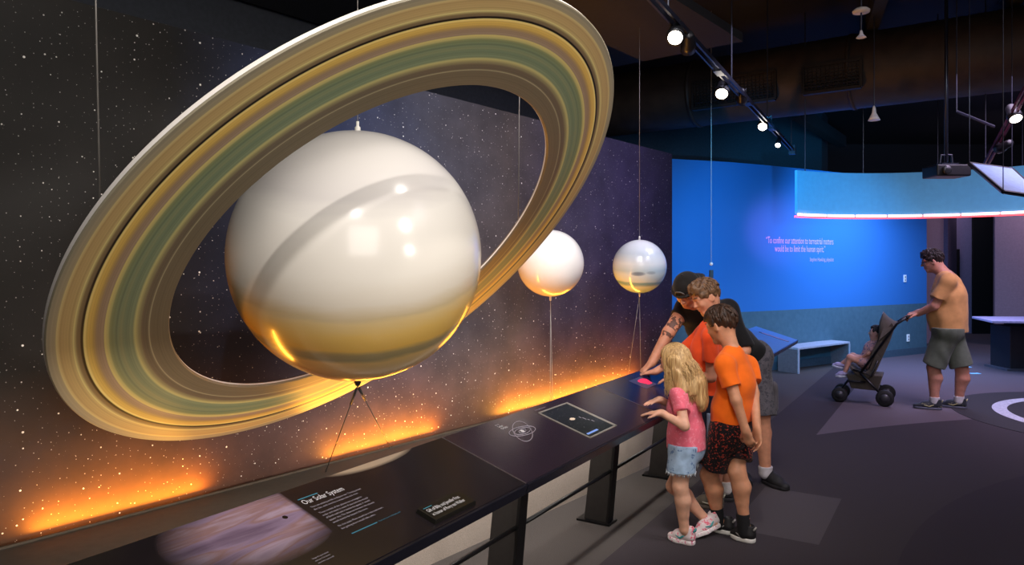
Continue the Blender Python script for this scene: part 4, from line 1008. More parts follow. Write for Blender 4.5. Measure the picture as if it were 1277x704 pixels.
def shoe(parent, heel, toe, ankle, W, mu, ms, ml, mc=None, tall=.075, swoosh=None, up=(0, 0, 1), h=.004):
    """running shoe from heel to toe tip; parts: sole, laces"""
    heel = Vector(heel); toe = Vector(toe); f = toe - heel; Ln = f.length; f.normalize(); u = Vector(up) - f*Vector(up).dot(f); u.normalize(); r = f.cross(u)
    M = Matrix(((r.x, f.x, u.x, heel.x), (r.y, f.y, u.y, heel.y), (r.z, f.z, u.z, heel.z), (0, 0, 0, 1)))
    S = Solid(); w = W/2; z0 = .018
    S.cone((0, w*.85, z0 + .03), (0, w*.8, z0 + tall), w*.80, w*.62, .012)
    S.cone((0, w*.9, z0 + .025), (0, Ln*.55, z0 + .022), w*.82, w*.90, .015, ((0,0,1), .85))
    S.cone((0, Ln*.55, z0 + .016), (0, Ln - w*.75, z0 + .008), w*.92, w*.72, .015, ((0,0,1), .72))
    S.cone((0, w*1.1, z0 + tall*.75), (0, Ln*.62, z0 + .028), w*.55, w*.55, .03)
    S.ell((0, w*.85, z0 + tall + .022), (w*.5, w*.62, .03), k=.01, sub=True)
    o = S.mesh('shoe', h, mu, parent, clips=[((0, 0, .012), (0, 0, -1))], xform=M)
    S = Solid()
    S.cone((0, w*.95, .014), (0, Ln*.6, .012), w*.9, w*.98, .02); S.cone((0, Ln*.6, .012), (0, Ln - w*.85, .016), w*.98, w*.8, .02)
    S.mesh('sole', h, ms, o, clips=[((0, 0, .001), (0, 0, -1)), ((0, 0, .026), (0, 0, 1))], xform=M)
    mb = MB()
    for i in range(4):
        y = Ln*(.36 + .075*i); z = z0 + tall*.93 - i*tall*.17; mb.tube([M @ V(-w*.42, y, z - .012), M @ V(0, y + .004, z + .004), M @ V(w*.42, y, z - .012)], .0032, 6)
    mb.build('laces', ml, o, True)
    if mc:      # coloured side flash and heel tab
        mb = MB()
        for s in (-1, 1):
            a = [M @ V(s*w*.93, Ln*.30, .055), M @ V(s*w*.99, Ln*.45, .036), M @ V(s*w*.97, Ln*.62, .046)]
            mb.tube([a[0].lerp(a[1], t/3) for t in range(3)] + [a[1].lerp(a[2], t/3) for t in range(4)], [.003, .005, .006, .006, .005, .004, .002], 6)
        mb.build('side_flash', mc, o, True)
        MB().tube([M @ V(-.012, .006, z0 + tall*.8), M @ V(0, -.004, z0 + tall*1.05), M @ V(.012, .006, z0 + tall*.8)], .006, 6).build('heel_tab', mc, o, True)
    return o
def sock(parent, a, b, r, m):
    S = Solid(); S.cone(a, b, r, r*1.06, .005); d = Vector(b) - Vector(a)
    return S.mesh('sock', .004, m, parent, clips=[(b, d)])
def short_hair(parent, P, A, H, m, seed, fluff=.05, line=((.34, .30), (-.02, -.06), (-.36, -.36)), spikes=160, top=0.0):
    r, f, u = A; S = Solid(); c = P(0, -.05, .13)
    S.ell(c, ((.335 + fluff)*H, (.405 + fluff)*H, (.375 + fluff)*H), A, .01)
    if top: S.ell(P(0, .12, .38), (.24*H, .22*H, .12*H), A, .05)
    S.ell(P(0, .52, -.08), (.62*H, .36*H, .36*H), A, .03, sub=True)           # face opening
    S.ell(P(0, .02, -.36), (.7*H, .36*H, .36*H), A, .03, sub=True)
    S.ell(P(0, -.30, -.62), (.6*H, .4*H, .26*H), A, .03, sub=True)
    rg = np.random.RandomState(seed); ph = rg.rand(6)*6
    cn = npv(c)
    def nz(X, Y, Z):
        x = (X - cn[0]); y = (Y - cn[1]); z = (Z - cn[2])
        a = x*r[0] + y*r[1] + z*r[2]; b = x*f[0] + y*f[1] + z*f[2]; g = x*u[0] + y*u[1] + z*u[2]
        return .0035*H/.2*(np.sin(a*210/H*.2 + 3*np.sin(b*40) + ph[0]) + .8*np.sin(b*150/H*.2 + 4*np.sin(a*35) + ph[1]) + .6*np.sin(g*120 + a*90 + ph[2]))
    o = S.mesh('hair', .0042, m, parent, noise=nz, smooth=0)
    # locks lying over the crown and fringe
    mb = MB()
    for i in range(spikes):
        th = rg.uniform(0, 2*PI); el = rg.uniform(.12, 1.25)
        def sp(el, k=1.0): return c + (r*(math.sin(th)*math.sin(el)*(.335 + fluff)) + f*(math.cos(th)*math.sin(el)*(.405 + fluff)) + u*(math.cos(el)*(.375 + fluff)))*H*k
        if math.cos(th) > .1 and el > 1.0: continue
        d = .34 + .2*rg.rand(); kk = [1.0, 1.02, 1.035, 1.03 + .03*rg.rand()]
        pts = [sp(el + d*j/3, kk[j]) for j in range(4)]
        mb.tube(pts, [.0045*H/.2, .005*H/.2, .004*H/.2, .001], 5)
    b_ = mb.build('hair_locks', m, o, True)
    return o
# ------------------------------------------------------------------ people
def person(loc, label): 
    t = thing('person', loc, label, 'person'); return t
M_eyew = mat('eye_white', (.75, .72, .70), .3, var=.02); M_iris = mat('eye_brown', s2l(50, 34, 24), .2)
def P2(px, py, d): return at(px, py, d)
def torso(S, pel, chest, neck, shL, shR, hipL, hipR, fwd, rp, rw, rc, flat=.68, k=.04, sh_r=None, infl=0, sub_neck=True):
    side = nrm(shL - shR); mid = Vector(pel).lerp(Vector(chest), .5)
    f = Vector(fwd)
    S.cone(pel, mid, rp + infl, rw + infl, k, (f, flat)); S.cone(mid, chest, rw + infl, rc + infl, k, (f, flat))
    up = Vector(chest).lerp(Vector(neck), .55); S.cone(chest, up, rc + infl, rc*.82 + infl, k, (f, flat*.95))
    r = sh_r; S.cone(shL, up + side*.02, r + infl, r*1.1 + infl, k); S.cone(shR, up - side*.02, r + infl, r*1.1 + infl, k)
    S.cone(shL, Vector(neck) - (Vector(neck) - up)*.25, r*.75 + infl, r*.8 + infl, k); S.cone(shR, Vector(neck) - (Vector(neck) - up)*.25, r*.75 + infl, r*.8 + infl, k)

# ---- girl with long blonde hair, pink shirt, denim shorts
def build_girl():
    root = person((1.02, 4.19, 0), 'little girl with long blonde hair in pink shirt and denim shorts leaning on the rail')
    fwd = nrm((-.85, .52, 0)); lf = V(-fwd.y, fwd.x, 0)
    hc = V(.945, 4.21, 1.03); neck = V(.995, 4.195, .90); pel = V(1.015, 4.19, .535); chest = V(1.0, 4.19, .76)
    shL = V(.945, 4.095, .855); shR = V(1.06, 4.295, .855)
    hipL = pel + lf*.058 - V(0,0,.02); hipR = pel - lf*.058 - V(0,0,.02)
    knL, anL = P2(848, 606, 4.10), P2(853.5, 655, 4.11); knR, anR = P2(840, 606, 4.30), P2(879, 646, 4.27)
    anL.z = .085
    elL = V(.955, 3.995, .70); wrL = V(.835, 4.045, .763); elR = V(1.02, 4.35, .72); wrR = V(.865, 4.235, .80)
    S = Solid()
    P, A = add_head(S, hc, (-.80, .50, -.22), (-.1, .06, 1), .195, neck, .038, kid=True)
    torso(S, pel, chest, neck, shL, shR, hipL, hipR, fwd, .098, .088, .10, .74, .03, .034)
    limb(S, hipL, knL, anL, .062, .042, .027, (-fwd*.012, .040), .02); limb(S, hipR, knR, anR, .062, .042, .027, (V(.012, .0, .008), .040), .02)
    limb(S, shL, elL, wrL, .033, .027, .020, None, .015); limb(S, shR, elR, wrR, .033, .027, .020, None, .015)
    add_hand(S, wrL, V(.755, 4.085, .752) - wrL, (0, 0, -1), -1, .125, (.12, .15, .12)); add_hand(S, wrR, V(.775, 4.17, .79) - wrR, (0, -.1, -1), 1, .125, (.1, .15, .12))
    hL = V(1.02, 4.105, .02); tL = V(.85, 4.20, .02)
    toL = P2(833, 668, 4.2); heL = P2(867, 672, 4.09); heL.z = .0; toL.z = 0.0
    S.cone(anL, heL.lerp(toL, .28) + V(0,0,.04), .026, .022, .01); S.cone(heL.lerp(toL, .28) + V(0,0,.04), heL.lerp(toL, .72) + V(0,0,.026), .02, .016, .01)
    toR = P2(864, 672, 4.185); toR.z = .004; heR = P2(898, 655, 4.28)
    S.cone(anR, heR.lerp(toR, .25) + V(0,0,.04), .026, .024, .01); S.cone(heR.lerp(toR, .25) + V(0,0,.04), heR.lerp(toR, .7) + V(0,0,.03), .024, .018, .01)
    S.mesh('body', .0042, skin_mat('girl_skin', s2l(222, 168, 140)), root)
    # shirt
    S = Solid(); torso(S, pel - V(0,0,.0), chest, neck, shL, shR, hipL, hipR, fwd, .112, .10, .102, .80, .03, .034, infl=.011)
    S.cone(pel - V(0,0,.03), pel + V(0,0,.08), .128, .118, .03, (fwd, .82))
    for sh, el in ((shL, elL), (shR, elR)):
        d = el - sh; e = sh + d*.56; S.cone(sh, sh + d*.8, .046, .05, .018, None, [(e, d)])
    S.cone(neck - V(0,0,.03), neck + V(0,0,.06), .045, .04, .01, sub=True)
    pink = cloth('pink_knit', s2l(240, 112, 132), .10, (s2l(246, 140, 156), 55, .56))
    S.mesh('shirt', .005, pink, root, clips=[(pel - V(0,0,.005), (0, 0, -1))], noise=fold_noise(.008, 50, 3))
    # denim shorts with frayed hem
    S = Solid(); S.cone(pel - lf*.03, pel + lf*.03, .112, .112, .03, (fwd, .88)); hem = .418
    for hp, kn, o_ in ((hipL, knL, lf), (hipR, knR, -lf)):
        d = kn - hp; S.cone(hp + V(0,0,.02) + o_*.004, hp + d*.75 + o_*.012, .079, .083, .02)
    den = cloth('pale_denim', s2l(150, 172, 196), .2, (s2l(96, 120, 156), 26, .6))
    so = S.mesh('denim_shorts', .0048, den, root, clips=[(V(0, 0, hem), (0, 0, -1)), (pel + V(0,0,.03), (0, 0, 1))], noise=fold_noise(.004, 60, 9))
    mb = MB(); rg = random.Random(3)
    for hp, kn, o_ in ((hipL, knL, lf), (hipR, knR, -lf)):
        t = (hem - hp.z)/(kn.z - hp.z); c = hp.lerp(kn, t) + o_*.010
        for i in range(70):
            a = 2*PI*i/70; r = .080 + rg.uniform(-.002, .004); p = c + V(math.cos(a)*r, math.sin(a)*r, .004); mb.tube([p, p + V(rg.uniform(-.006, .006), rg.uniform(-.006, .006), -rg.uniform(.012, .024))], [.003, .0014], 4)
    mb.build('frayed_hem', mat('fray_white', s2l(205, 212, 220), .9), so, True)
    # shoes
    mu = cloth('pink_white_shoe', s2l(222, 206, 206), .1, (s2l(226, 110, 130), 32, .54), .6); ms = cloth('pink_sole', s2l(235, 226, 224), .05, (s2l(220, 120, 150), 60, .56), .6); ml = mat('laces_pink', s2l(236, 120, 130), .6); mt = mat('teal_tab', s2l(60, 150, 150), .6)
    shoe(root, heL, toL, anL, .072, mu, ms, ml, mt, .074); shoe(root, heR, toR, anR, .072, mu, ms, ml, mt, .070, up=(-.05, .15, 1))
    # hair: base volume plus long wavy strands
    hm = hair_mat('blonde_hair', s2l(150, 108, 62), s2l(228, 190, 132), .38, (1, 1, .08), 120)
    r, f, u = A; H = .195; S = Solid(); S.ell(P(0, -.06, .12), (.375*H, .45*H, .415*H), A, .02)
    S.ell(P(0, .50, -.22), (.42*H, .36*H, .50*H), A, .03, sub=True)
    back = -nrm((f.x, f.y, 0)); bl = lf
    b0 = hc + back*.045 + V(0,0,-.01); b1 = neck + back*.075 + V(0,0,.0); b2 = chest + back*.105 + V(0,0,.055)
    S.cone(b0, b1, .084, .088, .03, (back, .72)); S.cone(b1, b2, .088, .066, .03, (back, .5))
    for s in (-1, 1): S.cone(hc + lf*.055*s + back*.02, neck + lf*.085*s + back*.03 + V(0,0,-.02), .04, .04, .03)
    def hz(X, Y, Z): return .003*np.sin((X*lf.x + Y*lf.y)*190 + 2.5*np.sin(Z*22)) + .0015*np.sin(X*420 + Z*30)
    ho = S.mesh('hair', .005, hm, root, noise=hz, smooth=0)
    rg = random.Random(11); mb = MB()
    for i in range(760):
        th = rg.uniform(-2.25, 2.25); el0 = rg.uniform(.05, .9)
        dirv = back*math.cos(th) + lf*math.sin(th)
        pts = []; 
        for j in range(6):
            el = el0 + (1.75 - el0)*j/5
            pts.append(P(0, -.06, .12) + (r*(dirv.dot(r)*math.sin(el)*.395) + f*(dirv.dot(f)*math.sin(el)*.47) + u*(math.cos(el)*.435))*H)
        p0 = pts[-1].copy(); drop = rg.uniform(.13, .265)*(1 if abs(th) < 1.5 else .8); ph = rg.uniform(0, 6.28); am = rg.uniform(.002, .012); wl = rg.uniform(18, 34)
        outx = dirv*rg.uniform(.0, .03) + back*.04
        if abs(th) > 1.3: outx = dirv*.012 + back*.02
        for j in range(1, 13):
            t = j/12; z = -drop*t
            side = (dirv.cross(V(0,0,1)))
            pts.append(p0 + V(0,0,z) + outx*math.sin(min(1, t*1.6)*PI/2) + side*am*math.sin(wl*t*drop*8 + ph)*min(1, t*2) + dirv*am*.6*math.cos(wl*t*drop*8 + ph)*t)
        n = len(pts); w0 = rg.uniform(.0012, .0028); mb.tube(pts, [w0*(.7 + .6*math.sin(PI*min(1, q/(n-1)*1.15)))*(1 if q < n-1 else .2) for q in range(n)], 4)
    mb.build('hair_strands', hm, ho, True)
    add_eyes(P, A, H, root, M_eyew, M_iris, hm)
build_girl()

# ---- boy in front, orange shirt, hands clasped behind his back
def build_boy_front():
    root = person((1.29, 4.2, 0), 'dark-haired boy in bright orange shirt and black-red patterned shorts, hands clasped behind him')
    fwd = nrm((-.80, .60, 0)); lf = V(-fwd.y, fwd.x, 0)
    hc = P2(899, 405, 4.26); neck = P2(912, 434, 4.215); pel = V(1.275, 4.21, .625); chest = V(1.305, 4.195, .90)
    shL = P2(905, 455, 4.095); shR = P2(931, 453, 4.32)
    hipL = pel + lf*.068 - V(0,0,.02); hipR = pel - lf*.068 - V(0,0,.02)
    knL, anL = P2(884, 592, 4.27), P2(896, 645, 4.29); knR, anR = P2(919, 588, 4.17), P2(928, 645, 4.155)
    elL = P2(918, 499, 4.035); wrL = P2(930, 537, 4.02); elR = P2(940, 490, 4.22); wrR = P2(944, 533, 4.08)
    S = Solid()
    P, A = add_head(S, hc, (-.64, .70, -.30), (-.20, .14, 1), .215, neck, .043, kid=True)
    torso(S, pel, chest, neck, shL, shR, hipL, hipR, fwd, .115, .102, .118, .70, .035, .038)
    limb(S, hipL, knL, anL, .072, .049, .031, (V(.014, -.008, 0), .048)); limb(S, hipR, knR, anR, .072, .049, .031, (V(.014, -.008, 0), .048))
    limb(S, shL, elL, wrL, .038, .031, .023, None, .015); limb(S, shR, elR, wrR, .038, .031, .023, None, .015)
    add_hand(S, wrL, V(.40, .10, -1), nrm((.55, .75, .25)), 1, .15, (.5, .7, .5)); add_hand(S, wrR, V(.05, -.25, -1), nrm((-.80, -.30, -.1)), -1, .15, (.3, .4, .3))
    toR = P2(911, 667, 4.24); heR = P2(942, 674, 4.12); toL = P2(886, 664, 4.36); heL = P2(916, 665, 4.25)
    for q in (toR, heR, toL, heL): q.z = 0
    for an, he, to in ((anL, heL, toL), (anR, heR, toR)):
        S.cone(an, he.lerp(to, .28) + V(0,0,.035), .026, .024, .01); S.cone(he.lerp(to, .28) + V(0,0,.035), he.lerp(to, .75) + V(0,0,.025), .024, .018, .01)
    S.mesh('body', .0045, skin_mat('boy_skin', s2l(206, 146, 112)), root)
    S = Solid(); torso(S, pel, chest, neck, shL, shR, hipL, hipR, fwd, .128, .118, .120, .74, .035, .038, infl=.013)
    S.cone(pel - V(0,0,.04), pel + V(0,0,.12), .142, .132, .03, (fwd, .78))
    for sh, el in ((shL, elL), (shR, elR)):
        d = el - sh; e = sh + d*.62; S.cone(sh, sh + d*.85, .052, .060, .02, None, [(e, d)])
    S.cone(neck - V(0,0,.02), neck + (hc - neck)*.4, .05, .045, .008, sub=True)
    org = cloth('orange_jersey', s2l(250, 112, 24), .06)
    so = S.mesh('shirt', .005, org, root, clips=[(V(0, 0, .618), (.05, 0, -1))], noise=fold_noise(.010, 38, 5))
    S = Solid(); S.cone(pel - lf*.03, pel + lf*.03, .128, .128, .03, (fwd, .88))
    for hp, kn, o_ in ((hipL, knL, lf), (hipR, knR, -lf)):
        d = kn - hp; S.cone(hp + V(0,0,.03), hp + d*1.2 + o_*.004, .088, .094, .02, None, [(hp + d*.72, d)])
    S.mesh('patterned_shorts', .005, cloth('black_red_print', s2l(20, 14, 17), .1, (s2l(170, 60, 42), 75, .57)), root, clips=[(V(0,0,.70), (0, 0, 1))], noise=fold_noise(.005, 45, 8))
    bs = mat('black_sock', s2l(18, 17, 20), .9); 
    for an, kn, he in ((anL, knL, heL), (anR, knR, heR)): sock(root, V(an.x, an.y, .05), V(an.x, an.y, .10).lerp(kn, .20), .036, bs)
    mu = mat('shoe_black', s2l(26, 24, 26), .6); ms = mat('sole_white', s2l(220, 216, 210), .6); ml = mat('laces_black', s2l(40, 40, 42), .7); mc = mat('flash_grey', s2l(150, 146, 142), .5)
    shoe(root, heR, toR, anR, .086, mu, ms, ml, mc, .07); shoe(root, heL, toL, anL, .086, mu, ms, ml, mc, .07)
    hm = hair_mat('dark_brown_hair', s2l(34, 22, 16), s2l(78, 52, 36), .5, (1, 1, 1), 60)
    short_hair(root, P, A, .215, hm, 4, .055); add_eyes(P, A, .215, root, M_eyew, M_iris, hm)
build_boy_front()

# ---- boy behind, red-orange shirt
def build_boy_back():
    root = person((1.33, 4.75, 0), 'taller brown-haired boy in red-orange shirt and navy shorts, standing between the girl and the man')
    fwd = nrm((-.92, .38, 0)); lf = V(-fwd.y, fwd.x, 0)
    hc = P2(880, 370, 4.72); neck = P2(889, 402, 4.74); pel = V(1.335, 4.78, .735); chest = V(1.285, 4.76, 1.02)
    shL = P2(886, 419, 4.60); shR = P2(876, 416, 4.92)
    hipL = pel + lf*.075 - V(0,0,.02); hipR = pel - lf*.075 - V(0,0,.02)
    knL, anL = P2(890, 566, 4.70), P2(893, 613, 4.72); knR, anR = P2(904, 563, 4.86), P2(906, 607, 4.86)
    anL.z = .095; anR.z = .095
    elL = P2(887, 470, 4.58); wrL = V(1.09, 4.72, .865); elR = V(1.12, 5.0, .92); wrR = V(.98, 4.93, .86)
    S = Solid()
    P, A = add_head(S, hc, (-.93, -.12, -.48), (-.35, .0, 1), .222, neck, .048, kid=True)
    torso(S, pel, chest, neck, shL, shR, hipL, hipR, fwd, .122, .11, .128, .70, .035, .041)
    limb(S, hipL, knL, anL, .078, .052, .033, (V(.014, -.004, 0), .05)); limb(S, hipR, knR, anR, .078, .052, .033, (V(.014, -.004, 0), .05))
    limb(S, shL, elL, wrL, .040, .033, .024, None, .015); limb(S, shR, elR, wrR, .040, .033, .024, None, .015)
    add_hand(S, wrL, V(-.9, .2, -.25), (0, 0, -1), -1, .155, (.15, .2, .2)); add_hand(S, wrR, V(-.9, .3, -.2), (0, 0, -1), 1, .155, (.15, .2, .2))
    heL = V(anL.x + .05, anL.y - .01, 0); toL = heL + V(-.215, .06, 0); heR = V(anR.x + .055, anR.y, 0); toR = heR + V(-.21, .05, 0)
    for an, he, to in ((anL, heL, toL), (anR, heR, toR)):
        S.cone(an, he.lerp(to, .28) + V(0,0,.035), .028, .025, .01); S.cone(he.lerp(to, .28) + V(0,0,.035), he.lerp(to, .75) + V(0,0,.025), .025, .018, .01)
    S.mesh('body', .0048, skin_mat('brother_skin', s2l(208, 146, 116)), root)
    S = Solid(); torso(S, pel, chest, neck, shL, shR, hipL, hipR, fwd, .136, .122, .130, .74, .035, .041, infl=.013)
    S.cone(pel - V(0,0,.06), pel + V(0,0,.12), .158, .144, .03, (fwd, .78))
    for sh, el in ((shL, elL), (shR, elR)):
        d = el - sh; e = sh + d*.62; S.cone(sh, sh + d*.85, .055, .062, .02, None, [(e, d)])
    S.cone(neck - V(0,0,.02), neck + (hc - neck)*.4, .054, .05, .008, sub=True)
    S.mesh('shirt', .0055, cloth('coral_jersey', s2l(244, 84, 36), .06), root, clips=[(V(0, 0, .655), (0, 0, -1))], noise=fold_noise(.009, 38, 15))
    S = Solid(); S.cone(pel - lf*.03, pel + lf*.03, .132, .132, .03, (fwd, .88))
    for hp, kn, o_ in ((hipL, knL, lf), (hipR, knR, -lf)):
        d = kn - hp; S.cone(hp + V(0,0,.03), hp + d*1.3 + o_*.004, .092, .10, .02, None, [(hp + d*1.14, d)])
    so = S.mesh('sport_shorts', .0055, cloth('navy_mesh', s2l(26, 26, 44), .1), root, clips=[(V(0,0,.75), (0, 0, 1))], noise=fold_noise(.005, 45, 18))
    S = Solid()
    d = knL - hipL; S.cone(hipL + V(0,0,.03) + lf*.012, hipL + d*1.3 + lf*.016, .085, .092, .02, None, [(hipL + d*1.135, d), (hipL + lf*.075, -lf), (hipL + fwd*.022, fwd), (hipL - fwd*.018, -fwd)])
    S.mesh('side_stripe', .005, cloth('grey_stripe', s2l(120, 128, 150), .25, (s2l(190, 196, 206), 30, .6)), so, clips=[(V(0,0,.64), (0, 0, 1))])
    wsock = mat('white_sock', s2l(214, 208, 204), .9)
    for an, kn in ((anL, knL), (anR, knR)): sock(root, V(an.x, an.y, .075), V(an.x, an.y, .10).lerp(kn, .16), .037, wsock)
    shoe(root, heL, toL, anL, .088, cloth('olive_shoe', s2l(86, 78, 66), .15, (s2l(140, 96, 60), 40, .6), .6), mat('sole_olive', s2l(96, 84, 72), .7), mat('laces_tan', s2l(140, 130, 110), .7), mat('flash_tan', s2l(176, 170, 150), .6), .07)
    shoe(root, heR, toR, anR, .088, cloth('grey_shoe', s2l(56, 54, 56), .15, None, .6), mat('sole_dark', s2l(46, 44, 46), .7), mat('laces_grey', s2l(120, 118, 116), .7), mat('flash_grey_dark', s2l(110, 108, 106), .6), .07)
    hm = hair_mat('brown_hair', s2l(64, 44, 30), s2l(122, 88, 60), .5, (1, 1, 1), 60)
    short_hair(root, P, A, .222, hm, 14, .045, top=1); add_eyes(P, A, .222, root, M_eyew, M_iris, hm)
build_boy_back()

# ---- man in a black cap leaning over the rail
def build_man_cap():
    root = person((1.82, 5.3, 0), 'man in black cap and black T-shirt with tattooed arm leaning over the reading rail')
    pel = V(1.72, 5.33, .915); chest = P2(890, 408, 5.16); neck = P2(871, 378, 5.06)
    fwd = nrm((-.55, -.55, -.45)); 
    shR = P2(855, 383, 5.20); shL = P2(907, 388, 5.08)
    hc = P2(857, 362, 4.98); wrR = P2(813, 452, 5.04); elR = P2(834, 414, 5.10)
    lat = nrm((.75, -.55, 0))
    hipL = pel + V(.055, -.06, -.05); hipR = pel + V(-.085, .06, -.05)
    knL, anL = P2(950, 518, 5.20), P2(954.5, 578, 5.24); knR, anR = V(1.66, 5.36, .49), V(1.69, 5.38, .09); anL.z = .10
    elL = V(1.61, 5.0, 1.0); wrL = V(1.50, 4.88, .90)
    S = Solid()
    P, A = add_head(S, hc, (-.52, -.52, -.62), (-.28, -.35, .9), .235, neck, .062, nose=1.02)
    spine = nrm(chest - pel); sd = nrm(shL - shR); ff = nrm(spine.cross(sd)); ff = ff if ff.z < 0 else -ff
    torso(S, pel, chest, neck, shL, shR, hipL, hipR, ff, .165, .150, .175, .68, .05, .062)
    limb(S, hipL, knL, anL, .088, .058, .039, (V(.01, .02, 0), .054)); limb(S, hipR, knR, anR, .088, .058, .039, (V(.01, .02, 0), .054))
    limb(S, shR, elR, wrR, .058, .044, .032, None, .02); limb(S, shL, elL, wrL, .055, .042, .031, None, .02)
    add_hand(S, wrR, P2(797, 467, 5.02) - wrR, (.2, -.05, -1), 1, .19, (.05, .12, .1), fan=.12); add_hand(S, wrL, V(-.7, -.3, -.4), (0, 0, -1), -1, .19, (.3, .4, .3))
    heL = V(1.845, 5.30, 0); toL = P2(983, 612, 5.06); toL.z = 0; heR = V(1.705, 5.43, 0); toR = V(1.69, 5.15, 0)
    for an, he, to in ((anL, heL, toL), (anR, heR, toR)):
        S.cone(an, he.lerp(to, .28) + V(0,0,.04), .036, .03, .01); S.cone(he.lerp(to, .28) + V(0,0,.04), he.lerp(to, .75) + V(0,0,.028), .03, .02, .01)
    ink = [(tuple(shR.lerp(elR, .72)), .07, 38), (tuple(shR.lerp(elR, .5)), .05, 55), (tuple(elR.lerp(wrR, .12)), .05, 45)]
    S.mesh('body', .005, skin_mat('man_skin', s2l(204, 142, 112), ink), root)
    S = Solid(); torso(S, pel, chest, neck, shL, shR, hipL, hipR, ff, .172, .158, .178, .70, .05, .062, infl=.012)
    for sh, el, q in ((shR, elR, .42), (shL, elL, .95)):
        d = el - sh; e = sh + d*q; S.cone(sh, sh + d*max(.7, q + .1), .074, .072, .025, None, [(e, d)])
    S.cone(neck, neck + (hc - neck)*.5, .07, .065, .01, sub=True)
    S.mesh('shirt', .0065, cloth('black_cotton', s2l(16, 15, 17), .12), root, clips=[(pel - spine*.10 - V(0,0,.02), (-spine + V(0,0,-.5)))], noise=fold_noise(.010, 30, 25))
    S = Solid(); S.cone(hipL + V(0,0,.05), hipR + V(0,0,.05), .132, .132, .05); 
    for hp, kn in ((hipL, knL), (hipR, knR)):
        d = kn - hp; S.cone(hp + V(0,0,.03), hp + d*1.3, .108, .100, .03, None, [(hp + d*1.0, d)])
    so = S.mesh('cargo_shorts', .0065, cloth('grey_plaid', s2l(84, 80, 86), .25, (s2l(60, 58, 66), 40, .52)), root, clips=[(pel + spine*.02, spine)], noise=fold_noise(.006, 36, 28))
    pc = hipL.lerp(knL, .62); S = Solid(); S.cone(pc + V(.10, -.02, .06), pc + V(.10, -.02, -.07), .05, .05, .01, ((1, 0, 0), .5)); S.mesh('cargo_pocket', .006, cloth('pocket_grey', s2l(78, 74, 80), .2), so)
    sk = mat('ankle_sock', s2l(190, 184, 190), .9)
    sock(root, V(anL.x, anL.y, .08), V(anL.x, anL.y, .13), .048, sk); sock(root, V(anR.x, anR.y, .08), V(anR.x, anR.y, .13), .048, sk)
    mu = mat('man_shoe_black', s2l(20, 19, 22), .7); ms = mat('man_sole_black', s2l(26, 24, 28), .7); ml = mat('man_laces', s2l(30, 30, 32), .7)
    shoe(root, heL, toL, anL, .105, mu, ms, ml, None, .085, h=.005); shoe(root, heR, toR, anR, .105, mu, ms, ml, None, .085, h=.005)
    hm = hair_mat('man_hair', s2l(30, 22, 18), s2l(60, 44, 34), .5, (1, 1, 1), 60)
    add_eyes(P, A, .235, root, M_eyew, M_iris, hm)
    # backwards cap: crown, band, brim at the back, adjuster arch over the forehead
    H = .235; r, f, u = A; S = Solid(); S.ell(P(0, -.05, .15), (.385*H, .455*H, .40*H), A, .01)
    cap = S.mesh('cap', .005, cloth('black_cap_cotton', s2l(22, 19, 18), .15), root, clips=[(P(0, .3, .17), -(u + f*.10))])
    mb = MB(); pts = [P(.40*math.cos(a), -.05 + .465*math.sin(a), .155 - .04*(math.sin(a)) ) for a in [2*PI*i/40 for i in range(40)]]; mb.tube(pts, .011, 8, closed=True); mb.build('cap_band', mat('cap_band_black', s2l(30, 26, 24), .8), cap, True)
    mb = MB(); pts = [P(.14*math.cos(a), .415 - .03*abs(math.cos(a)), .17 + .13*math.sin(a)) for a in [PI*i/16 for i in range(17)]]; mb.tube(pts, .006, 6); mb.build('cap_strap', mat('cap_strap_grey', s2l(70, 66, 62), .6), cap, True)
    S = Solid(); S.ell(P(0, -.52, .06), (.34*H, .36*H, .03*H), (r, nrm(f + u*.35), nrm(u - f*.35)), .01); S.mesh('cap_brim', .005, mat('cap_brim_black', s2l(22, 20, 20), .8), cap)
    MB().lathe(P(0, -.05, .545), u, [(.008, 0), (.006, .006)], 10).build('cap_button', mat('cap_button', s2l(30, 28, 28), .7), cap)
build_man_cap()

